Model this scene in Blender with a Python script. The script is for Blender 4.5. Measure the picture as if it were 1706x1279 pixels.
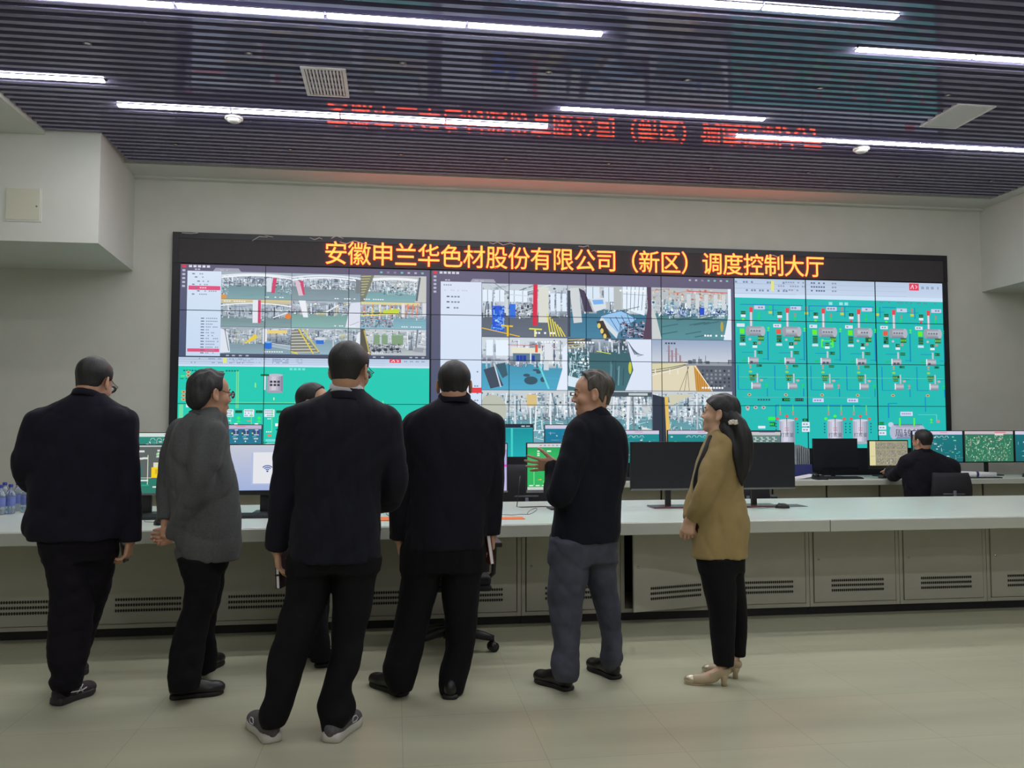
# Control hall: visitors in front of an operators' desk and a large video wall.
import bpy, math, random
import numpy as np
from mathutils import Vector, Matrix

for _o in list(bpy.data.objects):
    bpy.data.objects.remove(_o, do_unlink=True)
SC = bpy.context.scene
COL = SC.collection

# ------------------------------------------------------------------ camera
FPX, CX, CY, EYE = 1386.0, 853.0, 639.5, 1.38
YAW = math.atan(193 / 1386.0)
PITCH = math.atan(73.5 / 1386.0)
cam_data = bpy.data.cameras.new('camera')
cam_data.sensor_fit = 'HORIZONTAL'
cam_data.sensor_width = 36.0
cam_data.lens = 36.0 * FPX / 1706.0
cam_data.clip_start = 0.05
cam = bpy.data.objects.new('camera', cam_data)
COL.objects.link(cam)
cam.location = (0, 0, EYE)
cam.rotation_euler = (math.pi / 2 + PITCH, 0, -YAW)
SC.camera = cam

# ------------------------------------------------------------------ world, exposure
world = bpy.data.worlds.new('world')
SC.world = world
world.use_nodes = True
world.node_tree.nodes['Background'].inputs[0].default_value = (0.02, 0.022, 0.025, 1)
world.node_tree.nodes['Background'].inputs[1].default_value = 1.0
SC.view_settings.view_transform = 'Standard'
SC.view_settings.look = 'None'
SC.view_settings.gamma = 1.0
SC.view_settings.use_curve_mapping = False
SC.view_settings.exposure = 0.0
LAMP_STRENGTH = 57.0         # ceiling strip lights
LED_STRENGTH = 12.5          # red sign characters
SCREEN_GAIN = 1.0            # liquid crystal screens

# ------------------------------------------------------------------ metric measuring (photo pixel + known depth -> metres)
_cy, _sy, _cp, _sp = math.cos(YAW), math.sin(YAW), math.cos(PITCH), math.sin(PITCH)
FW = np.array([_sy * _cp, _cy * _cp, _sp])
RT = np.array([_cy, -_sy, 0.0])
UP = np.cross(RT, FW)
ORG = np.array([0, 0, EYE])


def ray(u, v):
    return FW + RT * (u - CX) / FPX - UP * (v - CY) / FPX


def aty(u, v, y):
    d = ray(u, v)
    return ORG + d * (y / d[1])


def atz(u, v, z):
    d = ray(u, v)
    return ORG + d * ((z - EYE) / d[2])


# ------------------------------------------------------------------ colours and materials
def lin(c):
    c = c / 255.0
    return c / 12.92 if c <= 0.04045 else ((c + 0.055) / 1.055) ** 2.4


def rgb(r, g, b):
    return (lin(r), lin(g), lin(b))


MATS = {}


def mat(name, col, rough=0.5, metal=0.0, spec=0.5, noise=0.0, scale=20.0, bump=0.0, bscale=None, emit=None,
        estr=1.0, trans=0.0, alpha=1.0, coat=0.0, sheen=0.0, stretch=(1, 1, 1), detail=4.0):
    """Principled material; a procedural noise varies its colour and bumps its surface."""
    if name in MATS:
        return MATS[name]
    m = bpy.data.materials.new(name)
    m.use_nodes = True
    nt = m.node_tree
    b = nt.nodes['Principled BSDF']
    b.inputs['Base Color'].default_value = (*col, 1)
    b.inputs['Roughness'].default_value = rough
    b.inputs['Metallic'].default_value = metal
    b.inputs['Specular IOR Level'].default_value = spec
    b.inputs['Transmission Weight'].default_value = trans
    b.inputs['Alpha'].default_value = alpha
    b.inputs['Coat Weight'].default_value = coat
    b.inputs['Sheen Weight'].default_value = sheen
    if emit is not None:
        b.inputs['Emission Color'].default_value = (*emit, 1)
        b.inputs['Emission Strength'].default_value = estr
    if noise or bump:
        tc = nt.nodes.new('ShaderNodeTexCoord')
        mp = nt.nodes.new('ShaderNodeMapping')
        mp.inputs['Scale'].default_value = stretch
        nt.links.new(tc.outputs['Object'], mp.inputs['Vector'])
    if noise:
        n = nt.nodes.new('ShaderNodeTexNoise')
        n.inputs['Scale'].default_value = scale
        n.inputs['Detail'].default_value = detail
        nt.links.new(mp.outputs[0], n.inputs['Vector'])
        r = nt.nodes.new('ShaderNodeValToRGB')
        r.color_ramp.elements[0].position = 0.3
        r.color_ramp.elements[1].position = 0.7
        r.color_ramp.elements[0].color = (*[max(0, c * (1 - noise)) for c in col], 1)
        r.color_ramp.elements[1].color = (*[min(1, c * (1 + noise)) for c in col], 1)
        nt.links.new(n.outputs['Fac'], r.inputs[0])
        nt.links.new(r.outputs[0], b.inputs['Base Color'])
    if bump:
        n2 = nt.nodes.new('ShaderNodeTexNoise')
        n2.inputs['Scale'].default_value = bscale or scale * 3
        n2.inputs['Detail'].default_value = 3.0
        nt.links.new(mp.outputs[0], n2.inputs['Vector'])
        bp = nt.nodes.new('ShaderNodeBump')
        bp.inputs['Strength'].default_value = bump
        bp.inputs['Distance'].default_value = 0.01
        nt.links.new(n2.outputs['Fac'], bp.inputs['Height'])
        nt.links.new(bp.outputs[0], b.inputs['Normal'])
    MATS[name] = m
    return m


def emit_mat(name, col, strength):
    if name in MATS:
        return MATS[name]
    m = bpy.data.materials.new(name)
    m.use_nodes = True
    nt = m.node_tree
    nt.nodes.clear()
    e = nt.nodes.new('ShaderNodeEmission')
    e.inputs[0].default_value = (*col, 1)
    e.inputs[1].default_value = strength
    o = nt.nodes.new('ShaderNodeOutputMaterial')
    nt.links.new(e.outputs[0], o.inputs[0])
    MATS[name] = m
    return m


def screen_mat():
    """Lit liquid crystal: shows the colours stored on the mesh, under a satin cover."""
    m = bpy.data.materials.new('lit_screen')
    m.use_nodes = True
    nt = m.node_tree
    b = nt.nodes['Principled BSDF']
    b.inputs['Base Color'].default_value = (0.01, 0.01, 0.012, 1)
    b.inputs['Roughness'].default_value = 0.45
    b.inputs['Specular IOR Level'].default_value = 0.2
    a = nt.nodes.new('ShaderNodeAttribute')
    a.attribute_name = 'Col'
    nt.links.new(a.outputs['Color'], b.inputs['Emission Color'])
    b.inputs['Emission Strength'].default_value = SCREEN_GAIN
    m.cycles.emission_sampling = 'NONE'
    MATS['lit_screen'] = m
    return m


def floor_mat():
    """Glossy porcelain tiles 0.6 m square with hairline joints and faint cloudy veining."""
    m = bpy.data.materials.new('floor_tiles')
    m.use_nodes = True
    nt = m.node_tree
    N, L = nt.nodes.new, nt.links.new
    b = nt.nodes['Principled BSDF']
    tc = N('ShaderNodeTexCoord')
    mp = N('ShaderNodeMapping')
    mp.inputs['Location'].default_value = (-0.04 + 0.0015, 0.107, 0)
    L(tc.outputs['Object'], mp.inputs['Vector'])
    br = N('ShaderNodeTexBrick')
    br.offset = 0.0
    br.squash = 1.0
    br.inputs['Scale'].default_value = 1.0
    br.inputs['Brick Width'].default_value = 0.6
    br.inputs['Row Height'].default_value = 0.6
    br.inputs['Mortar Size'].default_value = 0.0016
    br.inputs['Mortar Smooth'].default_value = 0.0
    br.inputs['Bias'].default_value = 0.0
    br.inputs['Color1'].default_value = (*FLOOR_A, 1)
    br.inputs['Color2'].default_value = (*FLOOR_B, 1)
    br.inputs['Mortar'].default_value = (*[c * 0.72 for c in FLOOR_A], 1)
    L(mp.outputs[0], br.inputs['Vector'])
    n = N('ShaderNodeTexNoise')
    n.inputs['Scale'].default_value = 1.1
    n.inputs['Detail'].default_value = 6
    st = N('ShaderNodeMapping')
    st.inputs['Scale'].default_value = (0.35, 3.0, 1)
    L(tc.outputs['Object'], st.inputs['Vector'])
    L(st.outputs[0], n.inputs['Vector'])
    r = N('ShaderNodeValToRGB')
    r.color_ramp.elements[0].color = (0.9, 0.9, 0.89, 1)
    r.color_ramp.elements[1].color = (1.06, 1.06, 1.05, 1)
    r.color_ramp.elements[0].position = 0.35
    r.color_ramp.elements[1].position = 0.65
    L(n.outputs['Fac'], r.inputs[0])
    mx = N('ShaderNodeMix')
    mx.data_type = 'RGBA'
    mx.blend_type = 'MULTIPLY'
    mx.inputs['Factor'].default_value = 1.0
    L(br.outputs['Color'], mx.inputs['A'])
    L(r.outputs[0], mx.inputs['B'])
    L(mx.outputs['Result'], b.inputs['Base Color'])
    b.inputs['Roughness'].default_value = 0.36
    b.inputs['Specular IOR Level'].default_value = 0.28
    MATS['floor_tiles'] = m
    return m


FLOOR_A = rgb(172, 172, 148)
FLOOR_B = rgb(170, 171, 149)
M_FLOOR = floor_mat()
M_SCREEN = screen_mat()
M_WALL = mat('wall_paint', rgb(198, 199, 190), 0.75, noise=0.03, scale=3, bump=0.04, bscale=160)
M_BEAM = mat('beam_paint', rgb(204, 207, 200), 0.75, noise=0.02, scale=3, bump=0.04, bscale=160)
M_SLAT = mat('ceiling_slat', rgb(120, 117, 146), 0.045, spec=0.5, noise=0.05, scale=2, stretch=(0.3, 8, 1))
M_PLENUM = mat('ceiling_plenum', rgb(88, 86, 112), 0.9)
M_LAMP = emit_mat('lamp_diffuser', (1.0, 0.99, 1.0), LAMP_STRENGTH)
M_LAMPBODY = mat('lamp_housing', rgb(60, 60, 66), 0.5)
M_WHITE = mat('white_plastic', rgb(215, 215, 212), 0.4)
M_VENT = mat('vent_white', rgb(226, 224, 226), 0.45)
M_VENTDARK = mat('vent_inside', rgb(70, 60, 66), 0.8)
M_BLACK = mat('black_plastic', rgb(26, 27, 31), 0.42, noise=0.1, scale=30)
M_BLACKG = mat('black_gloss', rgb(20, 21, 27), 0.25)
M_OFFSCREEN = mat('screen_off', rgb(24, 26, 34), 0.35, spec=0.5)
M_DARKFRAME = mat('video_wall_frame', rgb(26, 27, 34), 0.45, noise=0.1, scale=8)
M_BEZEL = mat('panel_bezel', rgb(22, 40, 46), 0.6)
M_LEDBOARD = mat('led_board', rgb(62, 58, 62), 0.75, noise=0.25, scale=60, stretch=(1, 1, 4))
M_LEDCHAR = emit_mat('led_character', (1.0, 0.064, 0.012), LED_STRENGTH)
M_TOP = mat('worktop_laminate', rgb(205, 214, 206), 0.28, noise=0.02, scale=6)
M_TOPEDGE = mat('worktop_edge', rgb(186, 190, 180), 0.4)
M_CAB = mat('cabinet_steel', rgb(172, 170, 157), 0.45, noise=0.03, scale=5, bump=0.02, bscale=300)
M_CABDARK = mat('cabinet_gap', rgb(24, 24, 24), 0.7)
M_KICK = mat('plinth_black', rgb(20, 19, 24), 0.5)
M_CHROME = mat('chrome', rgb(200, 200, 200), 0.2, metal=1.0)
M_STEELGREY = mat('grey_plastic', rgb(110, 112, 112), 0.45)
M_PAPER = mat('paper', rgb(232, 232, 236), 0.8)
M_REDBASE = mat('reddish_base', rgb(96, 52, 60), 0.22, coat=0.3)
M_ORANGE = mat('orange_sheet', rgb(232, 120, 60), 0.7)
M_NAVYBOX = mat('navy_box', rgb(44, 52, 110), 0.6)
M_MESHBACK = mat('chair_mesh', rgb(30, 29, 36), 0.8, noise=0.3, scale=220, bump=0.2, bscale=300)
M_MESHBAND = mat('chair_band', rgb(78, 80, 90), 0.7)
M_CHAIRFAB = mat('chair_fabric', rgb(24, 24, 28), 0.8, noise=0.15, scale=90, bump=0.15)
M_CLEAR = mat('clear_plastic', rgb(200, 214, 235), 0.12, trans=0.85, spec=0.5)
M_WATERLABEL = mat('bottle_label', rgb(108, 124, 190), 0.5, noise=0.2, scale=25)
M_CAP = mat('bottle_cap', rgb(48, 62, 150), 0.4)
M_KEYS = mat('keyboard_keys', rgb(48, 50, 54), 0.5)

# ------------------------------------------------------------------ object helpers


def tag(o, label=None, cat=None, group=None, kind=None):
    if label:
        o['label'] = label
    if cat:
        o['category'] = cat
    if group:
        o['group'] = group
    if kind:
        o['kind'] = kind
    return o


def thing(name, label, cat, loc=(0, 0, 0), rz=0.0, group=None):
    o = bpy.data.objects.new(name, None)
    o.empty_display_size = 0.1
    COL.objects.link(o)
    o.location = tuple(float(c) for c in loc)
    o.rotation_euler = (0, 0, rz)
    return tag(o, label, cat, group)


def link_mesh(name, me, mats, parent=None, off=None):
    for m in (mats if isinstance(mats, (list, tuple)) else [mats]):
        me.materials.append(m)
    o = bpy.data.objects.new(name, me)
    COL.objects.link(o)
    if parent is not None:
        o.parent = parent
    return o


def np_mesh(name, V, F, smooth=True, colors=None, mi=None):
    """V (n,3) array, F list of equal-length index rows (array) or list of lists."""
    me = bpy.data.meshes.new(name)
    V = np.asarray(V, dtype=np.float32)
    if isinstance(F, np.ndarray):
        k = F.shape[1]
        nl = F.size
        starts = np.arange(0, nl, k, dtype=np.int32)
        loops = F.astype(np.int32).ravel()
        npoly = len(F)
    else:
        lens = np.array([len(f) for f in F], dtype=np.int32)
        starts = np.concatenate([[0], np.cumsum(lens)[:-1]]).astype(np.int32) if len(lens) else np.zeros(0, np.int32)
        loops = np.array([i for f in F for i in f], dtype=np.int32)
        npoly = len(F)
    me.vertices.add(len(V))
    me.vertices.foreach_set('co', V.ravel())
    me.loops.add(len(loops))
    me.loops.foreach_set('vertex_index', loops)
    me.polygons.add(npoly)
    me.polygons.foreach_set('loop_start', starts)
    me.polygons.foreach_set('use_smooth', np.full(npoly, smooth, dtype=bool))
    if mi is not None:
        me.polygons.foreach_set('material_index', np.asarray(mi, dtype=np.int32))
    me.update(calc_edges=True)
    me.validate()
    if colors is not None:
        at = me.color_attributes.new('Col', 'FLOAT_COLOR', 'POINT')
        c = np.ones((len(V), 4), dtype=np.float32)
        c[:, :3] = colors
        at.data.foreach_set('color', c.ravel())
    return me


class MB:
    """Collects boxes, tubes, prisms and lathes into ONE mesh."""

    def __init__(self):
        self.v, self.f, self.m, self.s = [], [], [], []

    def _add(self, vs, fs, mi=0, smooth=False):
        b = len(self.v)
        self.v += [tuple(map(float, p)) for p in vs]
        for f in fs:
            self.f.append([b + i for i in f])
            self.m.append(mi)
            self.s.append(smooth)

    def box(self, lo, hi, mi=0, M=None):
        x0, y0, z0 = lo
        x1, y1, z1 = hi
        vs = [(x0, y0, z0), (x1, y0, z0), (x1, y1, z0), (x0, y1, z0), (x0, y0, z1), (x1, y0, z1), (x1, y1, z1), (x0, y1, z1)]
        if M is not None:
            vs = [tuple(M @ Vector(p)) for p in vs]
        self._add(vs, [(0, 3, 2, 1), (4, 5, 6, 7), (0, 1, 5, 4), (1, 2, 6, 5), (2, 3, 7, 6), (3, 0, 4, 7)], mi)
        return self

    def prism(self, pts, z0, z1, mi=0, M=None):
        n = len(pts)
        vs = [(p[0], p[1], z0) for p in pts] + [(p[0], p[1], z1) for p in pts]
        if M is not None:
            vs = [tuple(M @ Vector(p)) for p in vs]
        self._add(vs, [tuple(range(n))[::-1], tuple(range(n, 2 * n))] + [(i, (i + 1) % n, n + (i + 1) % n, n + i) for i in range(n)], mi)
        return self

    def cyl(self, a, b, r0, r1=None, n=16, mi=0):
        return self.tube([a, b], [r0, r0 if r1 is None else r1], n, mi)

    def tube(self, pts, r, n=8, mi=0, closed=False):
        pts = [Vector(p) for p in pts]
        if not isinstance(r, (list, tuple)):
            r = [r] * len(pts)
        vs, fs = [], []
        prev = None
        for i, p in enumerate(pts):
            if closed:
                t = pts[(i + 1) % len(pts)] - pts[i - 1]
            else:
                t = pts[min(i + 1, len(pts) - 1)] - pts[max(i - 1, 0)]
            t = t.normalized() if t.length > 1e-9 else Vector((0, 0, 1))
            if prev is None:
                a = Vector((0, 0, 1)) if abs(t.z) < 0.9 else Vector((1, 0, 0))
                u = t.cross(a).normalized()
            else:
                u = (prev - t * prev.dot(t)).normalized()
            prev = u
            w = t.cross(u)
            for k in range(n):
                an = 2 * math.pi * k / n
                vs.append(p + (u * math.cos(an) + w * math.sin(an)) * r[i])
        m = len(pts)
        for i in range(m if closed else m - 1):
            j = (i + 1) % m
            for k in range(n):
                fs.append((i * n + k, i * n + (k + 1) % n, j * n + (k + 1) % n, j * n + k))
        if not closed:
            fs.append(tuple(range(n))[::-1])
            fs.append(tuple(range((m - 1) * n, m * n)))
        self._add(vs, fs, mi, True)
        return self

    def lathe(self, prof, c=(0, 0, 0), n=24, mi=0, caps=True):
        vs, fs = [], []
        for r, z in prof:
            for k in range(n):
                an = 2 * math.pi * k / n
                vs.append((c[0] + r * math.cos(an), c[1] + r * math.sin(an), c[2] + z))
        for i in range(len(prof) - 1):
            for k in range(n):
                fs.append((i * n + k, i * n + (k + 1) % n, (i + 1) * n + (k + 1) % n, (i + 1) * n + k))
        if caps:
            fs.append(tuple(range(n))[::-1])
            fs.append(tuple(range((len(prof) - 1) * n, len(prof) * n)))
        self._add(vs, fs, mi, True)
        return self

    def build(self, name, mats, parent=None, bevel=0.0, off=(0, 0, 0), seg=2):
        V = np.array(self.v, dtype=np.float64) - np.array(off)
        me = np_mesh(name, V, self.f, False, mi=self.m)
        me.polygons.foreach_set('use_smooth', np.array(self.s, dtype=bool))
        o = link_mesh(name, me, mats, parent)
        if bevel:
            b = o.modifiers.new('bevel', 'BEVEL')
            b.width = bevel
            b.segments = seg
            b.limit_method = 'ANGLE'
            b.angle_limit = math.radians(50)
            b.harden_normals = False
        return o


def struct(o, label=None, cat=None):
    o['kind'] = 'structure'
    if label:
        o['label'] = label
    if cat:
        o['category'] = cat
    return o


def dup(root, loc, rz=0.0, label=None):
    """A copy of a thing with copies of its parts and sub-parts."""
    r = root.copy()
    COL.objects.link(r)
    r.location = loc
    r.rotation_euler = (0, 0, rz)
    if label:
        r['label'] = label
    for ch in list(root.children):
        c = ch.copy()
        COL.objects.link(c)
        c.parent = r
        for g in list(ch.children):
            d = g.copy()
            COL.objects.link(d)
            d.parent = c
    return r
# ================================================================== ROOM SHELL
CEIL = 4.47
KC = (CEIL - 1.38) / 3.22 * 1.0     # ceiling plan measured at 4.6 m, carried along the sight lines to its real height
Y_WALL = 10.66
X_L, X_R, Y_F = -5.8, 10.4, -4.2

struct(MB().box((X_L, Y_F, -0.1), (X_R, Y_WALL + .1, 0)).build('floor', M_FLOOR), 'pale beige glossy tile floor', 'floor')
struct(MB().box((X_L, Y_WALL, 0), (X_R, Y_WALL + .12, 4.85)).build('wall_back', M_WALL), 'grey white wall behind the video wall', 'wall')
struct(MB().box((X_L - .12, Y_F, 0), (X_L, Y_WALL + .12, 4.85)).build('wall_left', M_WALL), 'plain side wall', 'wall')
struct(MB().box((X_R, Y_F, 0), (X_R + .12, Y_WALL + .12, 4.85)).build('wall_right', M_WALL), 'plain side wall', 'wall')
struct(MB().box((X_L, Y_F - .12, 0), (X_R, Y_F, 4.85)).build('wall_front', M_WALL), 'plain wall behind the viewer', 'wall')
# beams (boxed-in ducts) on both sides of the recess
struct(MB().prism([(X_L, 9.10), (-3.09, 9.10), (-3.21, Y_WALL), (X_L, Y_WALL)], 3.305, 4.8).build('trim_1', M_BEAM), 'white boxed beam with an access panel', 'beam')
struct(MB().prism([(8.13, 9.10), (X_R, 9.10), (X_R, Y_WALL), (8.20, Y_WALL)], 3.305, 4.8).build('trim_2', M_BEAM), 'white boxed beam at the far end of the hall', 'beam')
# shallow band above the video wall, under the slats
struct(MB().box((-3.20, 10.10, CEIL), (8.19, Y_WALL, 4.8)).box((7.945, 9.11, CEIL), (8.19, 10.0995, 4.8)).box((-3.20, 10.56, CEIL - .025), (8.19, Y_WALL, CEIL - .0005)).build('trim_3', M_BEAM), 'plaster band along the top of the wall', 'trim')
# plaster border left and right of the slats
struct(MB().box((X_L, Y_F, 4.43), (-3.64, 9.10, 4.8)).build('trim_4', M_BEAM), 'plaster border beside the slatted ceiling', 'trim')
struct(MB().box((8.5, Y_F, 4.43), (X_R, 9.10, 4.8)).build('trim_5', M_BEAM), 'plaster border beside the slatted ceiling', 'trim')
# the open slatted ceiling: one pattern
cm = MB()
cm.box((X_L, Y_F, CEIL + .085), (X_R, Y_WALL, 4.85), 1)
y = Y_F + .05
while y < 10.05:
    xa_, xb_ = (-3.635, 8.495) if y < 9.05 else (-3.085, 7.935)
    cm.box((xa_, y, CEIL), (xb_, y + .052, CEIL + .08), 0)
    y += .1185
struct(cm.build('ceiling', [M_SLAT, M_PLENUM]), 'dark violet grey ceiling of long glossy slats', 'ceiling')

# access panel in the beam
t = thing('access_panel', 'square cream access panel set in the boxed beam', 'panel', (-3.83, 9.10, 3.508))
MB().box((-.18, -.008, 0), (.18, 0.002, .36)).build('panel_frame', M_BEAM, t)
MB().box((-.165, -.014, .015), (.165, -.006, .345)).build('panel_door', mat('panel_cream', rgb(200, 200, 182), .6), t, bevel=.003)
MB().cyl((.135, -.022, .16), (.135, -.012, .16), .008).build('lock', M_STEELGREY, t)

# ------------------------------------------------------------------ ceiling strip lights
LROWS = [  # (y, list of (x0, x1), description of the run)
    (6.46, [(-2.78, -1.70), (-1.68, -.58), (-.56, .53), (.545, 1.645)], 'top run above the vents'),
    (5.87, [(.54, 1.63), (1.645, 2.74), (2.755, 3.86)], 'top middle run'),
    (6.43, [(3.85, 4.93), (4.945, 6.04)], 'top right corner run'),
    (7.99, [(-3.70, -2.695)], ''),
    (8.59, [(-2.77, -1.685), (-1.675, -.60), (-.59, .487), (.497, 1.58)], 'run behind the square vent'),
    (8.06, [(1.614, 2.685), (2.695, 3.777)], 'short run at the middle'),
    (8.57, [(3.69, 4.775), (4.785, 5.85), (5.86, 6.92), (6.93, 8.0)], 'run behind the oblong vent'),
]
ORD = ['first', 'second', 'third', 'fourth']


def strip_light(x0, x1, y, label, group):
    x0, x1, y = x0 * KC, x1 * KC, y * KC
    w = x1 - x0
    t = thing('strip_light', label, 'light', ((x0 + x1) / 2, y, CEIL - .006), 0, group)
    MB().box((-w / 2, -.034, 0), (w / 2, .034, .03)).build('housing', M_LAMPBODY, t)
    MB().box((-w / 2 + .006, -.030, -.010), (w / 2 - .006, .030, -.0005)).build('diffuser', M_LAMP, t)
    return t


for (yy, segs, desc) in LROWS:
    for i, (a, b) in enumerate(segs):
        if len(segs) == 1:
            lab = 'white ceiling strip light alone at the wall end near the boxed beam'
        else:
            lab = 'white ceiling strip light, %s from left in the %s' % (ORD[i], desc)
        strip_light(a, b, yy, lab, 'ceiling strip lights')
for yy in (3.6, 1.4, -0.8, -2.8):                   # unseen lights added for illumination, carrying the strip pattern over the viewer
    for k in range(4):
        strip_light(-2.6 + 2.75 * k, -1.2 + 2.75 * k, yy, 'unseen white ceiling strip light added over the viewer', 'added strip lights over the viewer')

# ------------------------------------------------------------------ vents, detectors, downlights


def ceiling_vent(x, y, w, d, label, bars):
    x, y, w, d = x * KC, y * KC, w * KC, d * KC
    t = thing('ceiling_vent', label, 'vent', (x, y, CEIL - .012), 0, 'ceiling vents')
    f = MB()
    b = .03
    f.box((-w / 2, -d / 2, 0), (-w / 2 + b, d / 2, .03)).box((w / 2 - b, -d / 2, 0), (w / 2, d / 2, .03))
    f.box((-w / 2 + b, -d / 2, 0), (w / 2 - b, -d / 2 + b, .03)).box((-w / 2 + b, d / 2 - b, 0), (w / 2 - b, d / 2, .03))
    f.build('frame', M_VENT, t)
    s = MB()
    for i in range(bars):
        xx = -w / 2 + b + (w - 2 * b) * (i + .5) / bars
        s.box((xx - .008, -d / 2 + b, .004), (xx + .008, d / 2 - b, .03))
    s.build('slats', M_VENT, t)
    MB().box((-w / 2 + .01, -d / 2 + .01, .032), (w / 2 - .01, d / 2 - .01, .05)).build('duct_back', M_VENTDARK, t)


ceiling_vent(-.672, 7.76, .40, .64, 'white slatted ceiling vent beside the red reflection', 11)
ceiling_vent(5.72, 7.73, .42, .62, 'white slatted ceiling vent above the far right strip lights', 24)


def detector(x, y, label):
    x, y = x * KC, y * KC
    t = thing('smoke_detector', label, 'smoke detector', (x, y, CEIL), 0, 'smoke detectors')
    MB().lathe([(.088, 0), (.088, -.016), (.080, -.022)], n=32).build('base', M_WHITE, t)
    MB().lathe([(.070, -.022), (.066, -.034), (.050, -.046), (.025, -.052), (.003, -.054)], n=32).build('dome', M_WHITE, t)


detector(-1.69, 8.80, 'round white smoke detector under the strip run behind the square vent')
detector(5.29, 8.79, 'round white smoke detector under the strip run behind the oblong vent')

DL1 = [(-2.585, 7.24), (-1.279, 7.24), (.036, 7.25), (1.346, 7.26), (2.654, 7.25), (3.967, 7.26), (5.272, 7.24)]
DL2 = [(-2.506, 9.74), (-1.236, 9.74), (.035, 9.74), (1.284, 9.74), (2.548, 9.74), (3.852, 9.74), (5.134, 9.74), (6.381, 9.74), (7.673, 9.74)]
dl0 = None
NTH = ['first', 'second', 'third', 'fourth', 'fifth', 'sixth', 'seventh', 'eighth', 'ninth']
for row, nm in ((DL1, 'row in front of the vents'), (DL2, 'row close to the back wall')):
    for i, (x, yy) in enumerate(row):
        x, yy = x * KC, yy * KC
        lab = 'tiny unlit recessed downlight, %s from the left in the %s' % (NTH[i], nm)
        if dl0 is None:
            dl0 = thing('downlight', lab, 'downlight', (x, yy, CEIL), 0, 'recessed downlights')
            MB().lathe([(.024, .02), (.024, -.005), (.033, -.005), (.033, .0)], n=24, caps=False).build('rim', M_LAMPBODY, dl0)
            MB().lathe([(.0235, -.003), (.001, -.0045)], n=24, caps=True).build('lens', mat('downlight_lens', rgb(225, 225, 230), .2), dl0)
        else:
            dup(dl0, (x, yy, CEIL), 0, lab)
# ================================================================== LIT SCREENS
def text_mesh(s, size, extrude=0.0, offset=0.0):
    cu = bpy.data.curves.new('lettering', 'FONT')
    cu.body = s
    cu.size = size
    cu.extrude = extrude
    cu.offset = offset
    cu.align_x = 'CENTER'
    cu.resolution_u = 4
    ob = bpy.data.objects.new('lettering', cu)
    COL.objects.link(ob)
    bpy.context.view_layer.update()
    me = bpy.data.meshes.new_from_object(ob.evaluated_get(bpy.context.evaluated_depsgraph_get()))
    V = np.empty(len(me.vertices) * 3, dtype=np.float32)
    me.vertices.foreach_get('co', V)
    F = [list(p.vertices) for p in me.polygons]
    bpy.data.objects.remove(ob, do_unlink=True)
    bpy.data.curves.remove(cu)
    bpy.data.meshes.remove(me)
    return V.reshape(-1, 3), F


class Canvas:
    """What a flat screen shows: flat coloured shapes on a real plane. Coordinates run 0..W right and 0..H down."""
    STEP = 1.5e-5

    def __init__(self, o, ex, ey, n):
        self.o, self.ex, self.ey, self.n = [np.array(a, dtype=float) for a in (o, ex, ey, n)]
        self.V, self.F, self.C = [], [], []
        self.k = 0

    def P(self, x, y, dz):
        return self.o + self.ex * x + self.ey * y + self.n * dz

    xmax = None
    dy = 0.0

    def poly(self, pts, c):
        self.k += 1
        b = len(self.V)
        if self.dy:
            pts = [(x, y + self.dy) for x, y in pts]
        if self.xmax is not None:
            pts = [(min(x, self.xmax), y) for x, y in pts]
        c = tuple(lin(max(0, min(255, v))) for v in c)
        for (x, y) in pts:
            self.V.append(self.P(x, y, self.k * self.STEP))
            self.C.append(c)
        self.F.append(list(range(b, b + len(pts)))[::-1])

    def rect(self, x0, y0, x1, y1, c):
        self.poly([(x0, y0), (x1, y0), (x1, y1), (x0, y1)], c)

    def grad(self, x0, y0, x1, y1, ca, cb, vertical=True):
        self.rect(x0, y0, x1, y1, ca)
        cb = tuple(lin(v) for v in cb)
        idx = (2, 3) if vertical else (1, 2)
        for i in idx:
            self.C[len(self.C) - 4 + i] = cb

    def line(self, x0, y0, x1, y1, w, c, asp=1.0):
        dx, dy = (x1 - x0), (y1 - y0) * asp
        L = math.hypot(dx, dy) or 1e-6
        nx, ny = -dy / L * w / 2, dx / L * w / 2 / asp
        self.poly([(x0 + nx, y0 + ny), (x1 + nx, y1 + ny), (x1 - nx, y1 - ny), (x0 - nx, y0 - ny)], c)

    def path(self, pts, w, c, asp=1.0):
        for a, b in zip(pts[:-1], pts[1:]):
            self.line(a[0], a[1], b[0], b[1], w, c, asp)

    def ell(self, x, y, rx, ry, c, n=14):
        self.poly([(x + rx * math.cos(2 * math.pi * i / n), y + ry * math.sin(2 * math.pi * i / n)) for i in range(n)], c)

    def text(self, s, x, y, h, c, sx=1.0):
        """Lettering centred at x, baseline y, h high (canvas units along y)."""
        V, F = text_mesh(s, 1.0)
        self.k += 1
        b = len(self.V)
        cc = tuple(lin(v) for v in c)
        for p in V:
            self.V.append(self.P(x + p[0] * h * sx, y + self.dy - p[1] * h, self.k * self.STEP))
            self.C.append(cc)
        for f in F:
            self.F.append([b + i for i in f])

    def build(self, name, parent, off):
        me = np_mesh(name, np.array(self.V) - np.array(off), self.F, False, np.array(self.C))
        return link_mesh(name, me, M_SCREEN, parent)


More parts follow.
